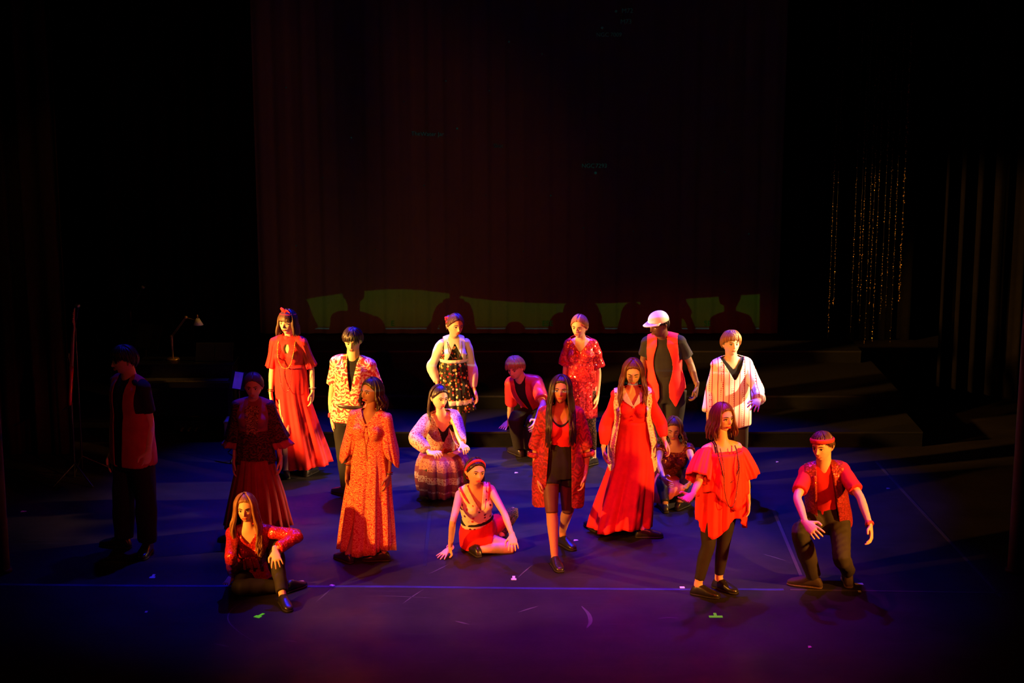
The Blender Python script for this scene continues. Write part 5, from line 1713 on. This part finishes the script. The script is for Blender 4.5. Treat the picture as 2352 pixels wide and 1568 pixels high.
# --- digital piano in the wing
YP = 19.0
x0, x1 = at(318, 838, YP)[0], at(535, 838, YP)[0]
t = thing('digital_piano', ((x0 + x1) / 2, YP, 0), 'black digital piano standing in the dark wing under a desk lamp', 'piano')
box('cabinet', (x0, YP, 0.60), (x1, YP + 0.34, 0.81), BLK, t, 0.008)
box('lid', (x0 - 0.015, YP - 0.02, 0.81), (x1 + 0.015, YP + 0.36, 0.832), BLK, t, 0.004)
kb = box('key_bed', (x0, YP - 0.20, 0.60), (x1, YP, 0.66), BLK, t, 0.006)
nk = 40
for i in range(nk):
    w = (x1 - x0 - 0.08) / nk
    xa = x0 + 0.04 + i * w
    box('white_key', (xa + 0.001, YP - 0.16, 0.66), (xa + w - 0.001, YP - 0.01, 0.672), plain('key_ivory', (0.10, 0.10, 0.095), 0.4, bump=0), kb)
for xx in (x0 + 0.02, x1 - 0.08):
    box('leg', (xx, YP + 0.02, 0.0), (xx + 0.06, YP + 0.32, 0.60), BLK, t, 0.005)
box('back_panel', (x0 + 0.08, YP + 0.28, 0.16), (x1 - 0.08, YP + 0.30, 0.60), BLK, t)
pb = box('pedal_board', (x0 + 0.35, YP + 0.12, 0.03), (x1 - 0.35, YP + 0.30, 0.14), BLK, t, 0.004)
for i in range(3):
    xx = (x0 + x1) / 2 - 0.09 + i * 0.08
    box('pedal', (xx, YP + 0.0, 0.05), (xx + 0.025, YP + 0.12, 0.065), BRASS, pb)
xr_ = x0 + 0.62
rest = [(xr_, YP + 0.10, 0.832), (xr_ + 0.42, YP + 0.10, 0.832), (xr_ + 0.42, YP + 0.18, 1.03), (xr_, YP + 0.18, 1.03)]
put('music_rest', rest, [(0, 1, 2, 3)], BLK, t, False, thick=0.012)
sh = thing('sheet_music', (xr_ + 0.2, YP + 0.09, 0.845), 'open sheet music leaning on the piano music rest', 'sheet music')
for k in range(2):
    xa = xr_ + 0.03 + k * 0.19
    put('page', [(xa, YP + 0.088, 0.845), (xa + 0.18, YP + 0.088, 0.845), (xa + 0.18, YP + 0.155, 1.02), (xa, YP + 0.155, 1.02)], [(0, 1, 2, 3)], plain('page_dull', (0.022, 0.020, 0.016), 0.8, bump=0), sh, False, thick=0.002)
# --- desk lamp on the piano
YL = YP + 0.2
b0 = at(398, 838, YL); b0[2] = 0.832
t = thing('desk_lamp', b0, 'jointed desk lamp with white cone shade standing on the piano', 'lamp')
LAMPW = plain('lamp_white', (0.78, 0.76, 0.74), 0.45, 0.4, bump=0)
put('base', *limb([b0, b0 + np.array([0, 0, 0.018])], [0.075, 0.068], 20, 1, round_ends=False), BRASS, t)
j0, j1, j2 = at(394, 773, YL), at(427, 729, YL), at(454, 736, YL)
stick('stem', [b0 + np.array([0, 0, 0.015]), j0 * 0.5 + b0 * 0.5, j0], [0.010, 0.013, 0.018], BRASS, t, 10)
for dx in (-0.008, 0.008):
    stick('arm', [j0 + np.array([dx, 0, 0]), j1 + np.array([dx, 0, 0])], 0.004, BRASS, t)
stick('arm', [j1, j2], 0.004, BRASS, t)
for q in (j0, j1):
    put('joint', *ball(q, 0.020, 12, 8), BRASS, t)
top, rim = at(454, 733, YL), at(456, 746, YL)
sd_ = put('shade', *loft([(top + np.array([0, 0, 0.01]), np.array([1., 0, 0]), np.array([0, -1., 0]), 0.016, 0.016), (rim, np.array([1., 0, 0]), np.array([0, -1., 0]), 0.052, 0.052)], 24, cap=False), LAMPW, t, thick=0.003)
stick('shade_stem', [top, at(453, 724, YL)], 0.009, BRASS, t)
# --- microphone stands
def mic_stand(px, py_top, Y, boom, lab):
    c = at(px, py_top, Y)
    f = np.array([c[0], Y, 0.0])
    t = thing('microphone_stand', f, lab, 'microphone stand')
    stick('upright', [f + np.array([0, 0, 0.02]), np.array([c[0], Y, c[2] - 0.12])], 0.011, METAL, t)
    for a in (0.4, 2.5, 4.6):
        stick('leg', [f + np.array([0, 0, 0.16]), f + np.array([0.26 * math.cos(a), 0.26 * math.sin(a), 0.012])], 0.008, METAL, t)
    e = np.array([c[0], Y, c[2] - 0.12])
    h = e + np.array(boom)
    stick('boom', [e - np.array(boom) * 0.3, h], 0.007, METAL, t)
    m = put('microphone', *limb([h, h + unit(boom) * 0.10, h + unit(boom) * 0.13, h + unit(boom) * 0.16], [0.012, 0.017, 0.026, 0.022], 14, 3), METAL, t)
    put('grille', *ball(h + unit(boom) * 0.15, 0.027, 14, 10), plain('mic_grille', (0.35, 0.33, 0.32), 0.35, 0.5, 0.6), m)
mic_stand(171, 727, 17.6, (0.02, -0.02, 0.10), 'microphone on a stand beside the red guitar in the wing')
mic_stand(298, 690, 20.0, (0.08, 0.02, 0.14), 'tall microphone stand behind the shadowed performer in the wing')
# --- red guitar on its stand, seen edge on
YG = 17.1
g = at(162, 882, YG)
t = thing('electric_guitar', (g[0], YG, g[2] - 0.22), 'glossy red electric guitar standing edge-on in the wing', 'guitar')
GR = plain('guitar_red', (0.65, 0.015, 0.012), 0.15, 0.7, bump=0)
dn = np.array([0.10, 0.0, 1.0]); dn = dn / np.linalg.norm(dn)
fw = np.array([0.25, -0.97, 0]); sw = np.cross(dn, fw)
rings = []
for zz, w in ((-0.21, .05), (-0.19, .12), (-0.12, .165), (-0.03, .145), (0.03, .12), (0.10, .135), (0.16, .10), (0.185, .04)):
    rings.append((g + dn * zz, np.array([0.97, 0.25, 0.0]) * 1.0, np.cross(dn, np.array([0.97, 0.25, 0.0])), 0.024, w))
put('body', *loft(rings, 20, 2.6), GR, t)
nb = g + dn * 0.17
stick('neck', [nb, nb + dn * 0.46], [0.022, 0.018], plain('guitar_neck', (0.25, 0.12, 0.05), 0.35, 0.5), t)
stick('headstock', [nb + dn * 0.46, nb + dn * 0.60], [(0.012, 0.034), (0.010, 0.028)], plain('guitar_neck', (0.25, 0.12, 0.05), 0.35), t)
for i in range(6):
    put('tuning_peg', *ball(nb + dn * (0.48 + 0.019 * i) + np.array([0.0, -0.05, 0]), 0.008, 8, 6), BRASS, t)
f = np.array([g[0], YG, 0.0])
t2 = thing('guitar_stand', f, 'black tubular stand holding up the red guitar', 'stand')
stick('upright', [f + np.array([-0.04, 0.12, 0.05]), g + np.array([-0.03, 0.10, 0.30])], 0.010, METAL, t2)
for dx, dy in ((-0.2, -0.12), (0.2, -0.12), (0.0, 0.28)):
    stick('leg', [f + np.array([-0.02, 0.08, 0.20]), f + np.array([dx, dy, 0.012])], 0.010, METAL, t2)
stick('cradle', [g + np.array([-0.05, -0.14, -0.225]) - dn * 0.01, g + np.array([-0.03, 0.14, -0.225]) - dn * 0.01], 0.010, METAL, t2)
stick('cradle_post', [f + np.array([-0.03, 0.10, 0.15]), g + np.array([-0.03, 0.12, -0.22])], 0.010, METAL, t2)
# --- music stands
def music_stand(px, py, Y, lab, sheetlab, bright):
    c = at(px, py, Y)
    f = np.array([c[0], Y, 0])
    t = thing('music_stand', f, lab, 'music stand')
    stick('upright', [f + np.array([0, 0, 0.03]), np.array([c[0], Y, c[2] - 0.02])], 0.011, METAL, t)
    for a in (0.2, 2.3, 4.4):
        stick('leg', [f + np.array([0, 0, 0.20]), f + np.array([0.25 * math.cos(a), 0.25 * math.sin(a), 0.012])], 0.008, METAL, t)
    w, h = (0.10, 0.10) if bright is PAPER else (0.22, 0.15)
    u = np.array([math.cos(0.5), -math.sin(0.5), 0]); v = unit(np.array([0.15, 0.35, 0.9]))
    q = [c - u * w - v * h, c + u * w - v * h, c + u * w + v * h, c - u * w + v * h]
    put('desk', q, [(0, 1, 2, 3)], METAL, t, False, thick=0.006)
    n_ = unit(np.cross(u, v))
    if n_[1] > 0: n_ = -n_
    o = n_ * 0.012
    w2, h2 = (0.055, 0.09) if bright is PAPER else (0.11, 0.14)
    q = [c + o - u * w2 - v * h2, c + o + u * w2 - v * h2, c + o + u * w2 + v * h2, c + o - u * w2 + v * h2]
    sh = put('sheet', q, [(0, 1, 2, 3)], bright, None, False, thick=0.002); sh.name = 'score_sheet'
    tag(sh, sheetlab, 'sheet')
music_stand(333, 772, 19.6, 'dark music stand behind the digital piano', 'dim page of music on the stand behind the piano', plain('page_dull', (0.022, 0.020, 0.016), 0.8, bump=0))
music_stand(548, 874, 18.1, 'music stand beside the end of the piano', 'white paper catching blue light beside the piano end', PAPER)
# --- pale case on the floor
c = atz(528, 1012, 0)
t = thing('equipment_case', c, 'pale equipment case on the floor behind the dark tunic performer', 'case')
box('shell', (c[0] - 0.06, c[1], 0), (c[0] + 0.10, c[1] + 0.22, 0.20), plain('case_white', (0.45, 0.45, 0.46), 0.5, bump=0.02), t, 0.008)
box('lid', (c[0] - 0.066, c[1] - 0.006, 0.20), (c[0] + 0.106, c[1] + 0.226, 0.225), plain('case_white', (0.45, 0.45, 0.46), 0.5), t, 0.006)
stick('handle', [np.array([c[0] - 0.01, c[1] - 0.012, 0.14]), np.array([c[0] + 0.02, c[1] - 0.025, 0.14]), np.array([c[0] + 0.05, c[1] - 0.012, 0.14])], 0.005, METAL, t)

# --- glitter strings hanging by the wing
pipe = thing('hanging_pipe', (at(2000, 300, 21.4)[0], 21.4, 6.0), 'dark pipe overhead carrying the glitter strings', 'pipe')
xa, xb = at(1880, 300, 21.4)[0], at(2140, 300, 21.4)[0]
stick('tube', [np.array([xa, 21.4, 6.02]), np.array([xb, 21.4, 6.02])], 0.024, METAL, pipe)
for xx in (xa + 0.1, xb - 0.1): stick('hanger_chain', [np.array([xx, 21.4, 6.03]), np.array([xx, 21.4, 9.6])], 0.008, METAL, pipe)
GLIT = sequin('gold_glitter', (0.85, 0.50, 0.14), 300, 1.2, 0.30, 0.6)
bv, bf = ball((0, 0, 0), 1.0, 5, 3)
r = np.random.default_rng(5)
for i, px in enumerate((1914, 1924, 1966, 1980, 1986, 2000, 2008, 2018, 2034, 2046, 2060, 2076)):
    bx = at(px, 450, 21.4)[0]
    ztop, zbot = 6.0, at(px, 740 + r.uniform(-60, 60), 21.4)[2]
    big = 1.5 if px == 2076 else 1.0
    acc = newacc()
    z = ztop
    dens = r.uniform(0, 6)
    while z > zbot:
        if r.uniform() < 0.35 + 0.5 * (0.5 + 0.5 * math.sin(z * 3.1 + dens)):
            addmesh(acc, bv * np.array([0.006, 0.004, 0.007]) * big * r.uniform(0.6, 1.3) + np.array([bx + r.normal() * 0.004 * big, 21.4 + r.normal() * 0.003, z]), bf)
        z -= r.uniform(0.012, 0.045) / big
    tt = thing('glitter_string', (bx, 21.4, zbot), 'thin string of gold glitter discs hanging by the wing drape' if big == 1 else 'thickest and brightest of the hanging gold glitter strings', 'glitter string', 'hanging glitter strings')
    stick('thread', [np.array([bx, 21.4, ztop]), np.array([bx, 21.4, zbot])], 0.0012, BLK, tt, 5)
    o = put('sequins', accV(acc), acc[1], GLIT, tt, False); o['kind'] = 'stuff'

def glow(name, col, s):
    n = NT(name)
    n.b.inputs['Base Color'].default_value = (0.02, 0.02, 0.02, 1)
    n.b.inputs['Emission Color'].default_value = (col[0], col[1], col[2], 1)
    n.b.inputs['Emission Strength'].default_value = s
    return n.done(0.9, 0.05)
# --- tape on the floor
def strip(name, a, b, w, mat, z=0.0025, parent=None):
    a, b = atz(a[0], a[1], 0), atz(b[0], b[1], 0)
    d = unit(b - a); s_ = np.array([-d[1], d[0], 0]) * w / 2
    V = [a - s_, b - s_, b + s_, a + s_]
    V = [v_ + np.array([0, 0, z * 0.15]) for v_ in V] + [v_ + np.array([0, 0, z]) for v_ in V]
    return put(name, V, [(0, 3, 2, 1), (4, 5, 6, 7), (0, 1, 5, 4), (1, 2, 6, 5), (2, 3, 7, 6), (3, 0, 4, 7)], mat, parent, False)
WT = plain('tape_white', (0.62, 0.60, 0.58), 0.7, bump=0)
GT = glow('tape_green_added_glow', (0.16, 1.0, 0.03), 0.22)  # slight emission added so the tape reads as green
GT.node_tree.nodes['Principled BSDF'].inputs['Base Color'].default_value = (0.10, 0.85, 0.02, 1)
n = NT('floor_tape')
n.l(n.ramp(n.noise(n.mapped((1, 4, 1)), 3.0, 6.0, 0.7), [(0.35, (0.012, 0.012, 0.06)), (0.65, (0.03, 0.03, 0.20))]), n.b.inputs['Base Color'])
LINE = n.done(0.6, 0.3)
pts = [(0, 1342), (300, 1345), (600, 1346), (900, 1347), (1200, 1351), (1500, 1353), (1800, 1354)]
acc = newacc()
for a, b in zip(pts[:-1], pts[1:]):
    pass
A = [atz(x, y, 0) for x, y in pts]
V, F = [], []
for q in A:
    for dy, z in ((-0.022, 0.0004), (-0.022, 0.0024), (0.022, 0.0024), (0.022, 0.0004)): V.append(q + np.array([0, dy, z]))
for i in range(len(A) - 1):
    for j in range(4):
        k = (j + 1) % 4
        F.append((i * 4 + j, i * 4 + k, i * 4 + 4 + k, i * 4 + 4 + j))
tag(put('floor_tape', V, F, LINE, None, False), 'long strip of worn tape across the front of the dance floor', 'tape')
tag(strip('floor_tape', (1815, 1354), (2330, 1362), 0.025, plain('seam_dull', (0.05, 0.035, 0.035), 0.6)), 'thin seam strip running past the feet of the kneeling performer', 'tape')
tag(strip('floor_tape', (1776, 1170), (1842, 1328), 0.03, plain('seam_dull', (0.05, 0.035, 0.035), 0.6)), 'seam strip running up the floor beside the kneeling performer', 'tape')
tag(strip('floor_tape', (2012, 1060), (2300, 1372), 0.03, plain('seam_dark', (0.032, 0.026, 0.03), 0.6)), 'seam strip slanting across the dark floor towards the wing post', 'tape')
tag(strip('floor_tape', (992, 1140), (975, 1300), 0.03, plain('seam_dark2', (0.008, 0.008, 0.010), 0.6)), 'dark seam strip behind the hand of the sitting performer in shorts', 'tape')
def tee(px, py, w, mat, lab, stem=True, rot=0.0):
    c = atz(px, py, 0)
    t = thing('tape_mark', c, lab, 'tape mark', 'spike marks on the floor')
    def bar(cx, cy, hx, hy):
        V, F = boxmesh((-hx, -hy, 0.0005), (hx, hy, 0.003))
        V = V + np.array([cx, cy, 0])
        ca, sa = math.cos(rot), math.sin(rot)
        V = np.stack([V[:, 0] * ca - V[:, 1] * sa, V[:, 0] * sa + V[:, 1] * ca, V[:, 2]], 1)
        put('tape_bar', V + c, F, mat, t, False)
    bar(0, 0, w / 2, 0.020)
    if stem: bar(0.0, 0.050, 0.012, 0.030)
tee(350, 1326, 0.05, WT, 'white T-shaped tape mark on the dark floor by the shadowed waistcoat performer')
tee(592, 1416, 0.055, GT, 'green T-shaped tape mark in front of the long haired sitting performer', rot=-0.5)
tee(763, 1344, 0.03, WT, 'small white tape dash on the tape line beside the sitting performer', False, 0.9)
tee(1180, 1330, 0.045, WT, 'white T-shaped tape mark between the sitting and the stepping performers')
tee(1567, 1349, 0.04, WT, 'white tape square by the shoe of the orange-red top performer', False)
tee(1644, 1416, 0.11, GT, 'green T-shaped tape mark in front of the orange-red top performer')
tee(1973, 1341, 0.07, WT, 'white tape mark beside the rear shoe of the kneeling performer', False, 0.1)
tee(1974, 1358, 0.025, WT, 'tiny white tape square on the seam by the kneeling performer', False)
tee(336, 1405, 0.02, WT, 'tiny white speck of tape alone on the dark apron', False)
# scraps, scuffs and one painted reflection belong to the floor
FL = bpy.data.objects['floor']
SC = plain('scuff', (0.075, 0.07, 0.07), 0.7, bump=0)
def scuff(pts, w=0.012):
    P = np.array([atz(x, y, 0) for x, y in pts])
    C = catmull(P, 6)
    V, F = [], []
    T = np.gradient(C, axis=0)
    for i, c in enumerate(C):
        d = unit(T[i]); s_ = np.array([-d[1], d[0], 0]) * w / 2 * math.sin(pi * (0.08 + 0.84 * i / (len(C) - 1)))
        V += [c - s_ + np.array([0, 0, 0.0012]), c + s_ + np.array([0, 0, 0.0012])]
    for i in range(len(C) - 1): F.append((2 * i, 2 * i + 2, 2 * i + 3, 2 * i + 1))
    put('scuff_mark', V, F, SC, FL, False)
scuff([(1336, 1392), (1352, 1410), (1356, 1428), (1348, 1442)], 0.035)
scuff([(556, 1382), (530, 1402), (524, 1424), (545, 1448), (585, 1474)], 0.010)
scuff([(1190, 1406), (1215, 1398), (1236, 1392)], 0.02)
scuff([(1045, 1426), (1062, 1430), (1078, 1434)], 0.025)
scuff([(925, 1386), (950, 1368), (975, 1352)], 0.012)
scuff([(726, 1382), (745, 1366), (762, 1350)], 0.010)
scuff([(652, 1471), (668, 1472), (682, 1474)], 0.02)
scuff([(490, 1478), (508, 1481), (526, 1485)], 0.02)
scuff([(1190, 1326), (1205, 1312), (1222, 1298)], 0.012)
scuff([(1510, 1420), (1535, 1418), (1560, 1419)], 0.012)
scuff([(985, 1318), (1010, 1306), (1030, 1296)], 0.012)
scuff([(1752, 1272), (1780, 1280), (1806, 1288)], 0.012)
scuff([(870, 1368), (930, 1370), (1000, 1374)], 0.010)
for px, py, w in ((1323, 1241, 0.045), (1186, 1086, 0.04), (55, 1175, 0.06), (1860, 1486, 0.03), (2040, 1122, 0.04), (1785, 1061, 0.03)):  # the far-left patch is painted in for an orange reflection
    c = atz(px, py, 0)
    V = [c + np.array([-w / 2, -0.02, 0.002]), c + np.array([w / 2, -0.01, 0.004]), c + np.array([w * 0.3, 0.02, 0.003]), c + np.array([-w * 0.4, 0.015, 0.006])]
    put('scrap_and_reflection', V, [(0, 1, 2, 3)], plain('scrap_reflection_pale', (0.5, 0.38, 0.34), 0.8, bump=0), FL, False, thick=0.001)

# --- star map: glowing lettering and dots stand in for projected light
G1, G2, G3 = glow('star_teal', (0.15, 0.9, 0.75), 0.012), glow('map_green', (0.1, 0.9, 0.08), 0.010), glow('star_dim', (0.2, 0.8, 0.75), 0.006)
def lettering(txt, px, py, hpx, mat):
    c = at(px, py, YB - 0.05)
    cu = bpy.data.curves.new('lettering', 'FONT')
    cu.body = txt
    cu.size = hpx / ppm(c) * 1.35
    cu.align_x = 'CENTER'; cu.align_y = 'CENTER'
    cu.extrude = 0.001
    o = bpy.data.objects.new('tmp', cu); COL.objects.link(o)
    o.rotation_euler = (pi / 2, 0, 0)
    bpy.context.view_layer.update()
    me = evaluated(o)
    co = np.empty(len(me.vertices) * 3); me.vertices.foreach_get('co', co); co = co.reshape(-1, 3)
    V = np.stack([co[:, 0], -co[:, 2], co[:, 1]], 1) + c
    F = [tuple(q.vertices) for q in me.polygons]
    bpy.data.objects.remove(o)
    put('glow_lettering', V, F, mat, BACK, False)
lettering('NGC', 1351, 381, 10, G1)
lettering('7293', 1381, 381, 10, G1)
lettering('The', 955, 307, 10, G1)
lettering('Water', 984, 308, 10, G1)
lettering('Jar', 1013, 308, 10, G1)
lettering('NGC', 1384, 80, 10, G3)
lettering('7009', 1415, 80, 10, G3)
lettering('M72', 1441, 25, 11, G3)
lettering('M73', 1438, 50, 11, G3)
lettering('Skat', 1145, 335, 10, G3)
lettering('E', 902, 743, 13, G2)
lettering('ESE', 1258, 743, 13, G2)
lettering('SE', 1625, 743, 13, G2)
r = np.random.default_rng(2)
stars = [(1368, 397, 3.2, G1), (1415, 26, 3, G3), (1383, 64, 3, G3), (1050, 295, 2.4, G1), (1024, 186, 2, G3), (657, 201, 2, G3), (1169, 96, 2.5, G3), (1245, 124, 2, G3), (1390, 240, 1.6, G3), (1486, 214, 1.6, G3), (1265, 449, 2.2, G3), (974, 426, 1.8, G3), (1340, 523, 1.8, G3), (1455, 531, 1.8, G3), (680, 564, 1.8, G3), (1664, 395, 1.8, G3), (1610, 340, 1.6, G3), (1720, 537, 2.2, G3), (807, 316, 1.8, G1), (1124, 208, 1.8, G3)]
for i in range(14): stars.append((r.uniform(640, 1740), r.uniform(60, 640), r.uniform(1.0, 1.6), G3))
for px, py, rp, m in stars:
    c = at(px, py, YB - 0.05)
    put('glow_star', *limb([c, c + np.array([0, 0.004, 0])], [rp / ppm(c)] * 2, 8, 1, round_ends=False), m, BACK, False)
# the projector throws the map's green ground and its bottom line
PJ = np.array([0.0, -0.5, 3.8])
tg = at(1176, 640, YB)
pr = spot('projector', PJ, tg, (1, 1, 1), 3400, 26, 0.0, 0.01)
pl = pr.data
pl.use_nodes = True
nt = pl.node_tree
em = nt.nodes['Emission']
def PN(kind, **kw):
    nd = nt.nodes.new(kind)
    for k, v_ in kw.items(): setattr(nd, k, v_)
    return nd
def M(op, a, b=None, c=None):
    nd = PN('ShaderNodeMath', operation=op)
    for i, x in enumerate((a, b, c)):
        if x is None: continue
        if isinstance(x, (int, float)): nd.inputs[i].default_value = x
        else: nt.links.new(x, nd.inputs[i])
    return nd.outputs[0]
tc = PN('ShaderNodeTexCoord')
sp = PN('ShaderNodeSeparateXYZ')
nt.links.new(tc.outputs['Normal'], sp.inputs[0])
uu = M('DIVIDE', sp.outputs[0], M('ABSOLUTE', sp.outputs[2]))
vv = M('DIVIDE', sp.outputs[1], M('ABSOLUTE', sp.outputs[2]))
bpy.context.view_layer.update()
inv = pr.matrix_world.inverted()
def slide(px, py):
    q = inv @ Vector(at(px, py, YB))
    return q.x / -q.z, q.y / -q.z
ub, vb = slide(1176, 755)
ul, ur = slide(640, 755)[0], slide(1745, 700)[0]
fm = PN('ShaderNodeMapRange'); fm.clamp = True
nt.links.new(uu, fm.inputs[0]); fm.inputs[1].default_value = ul; fm.inputs[2].default_value = ur
cv = PN('ShaderNodeFloatCurve')
nt.links.new(fm.outputs[0], cv.inputs[1])
prof = [(640, 705), (690, 690), (770, 676), (850, 667), (920, 664), (1010, 671), (1100, 686), (1200, 694), (1320, 697), (1450, 694), (1560, 687), (1650, 681), (1745, 675)]
c0 = cv.mapping.curves[0]
v_lo, v_hi = vb, slide(1176, 640)[1]
ptsc = [((slide(x, 700)[0] - ul) / (ur - ul), (slide(x, y)[1] - v_lo) / (v_hi - v_lo)) for x, y in prof]
c0.points[0].location = ptsc[0]
c0.points[-1].location = ptsc[-1]
for q in ptsc[1:-1]: c0.points.new(*q)
cv.mapping.update()
hor = M('MULTIPLY_ADD', cv.outputs[0], v_hi - v_lo, v_lo)
inside = M('MULTIPLY', M('GREATER_THAN', uu, ul), M('LESS_THAN', uu, ur))
pxv = abs(slide(1176, 754)[1] - vb)
ground = M('MULTIPLY', M('MULTIPLY', M('LESS_THAN', vv, hor), M('GREATER_THAN', vv, vb + 4.5 * pxv)), inside)
line = M('MULTIPLY', M('MULTIPLY', M('LESS_THAN', vv, vb + 2.2 * pxv), M('GREATER_THAN', vv, vb - 1.8 * pxv)), inside)
mx = PN('ShaderNodeMix', data_type='RGBA')
nt.links.new(line, mx.inputs[0])
mx.inputs[6].default_value = (0.16, 0.55, 0.02, 1)
mx.inputs[7].default_value = (0.2, 1.3, 1.1, 1)
nt.links.new(mx.outputs[2], em.inputs['Color'])
nt.links.new(M('ADD', ground, line), em.inputs['Strength'])
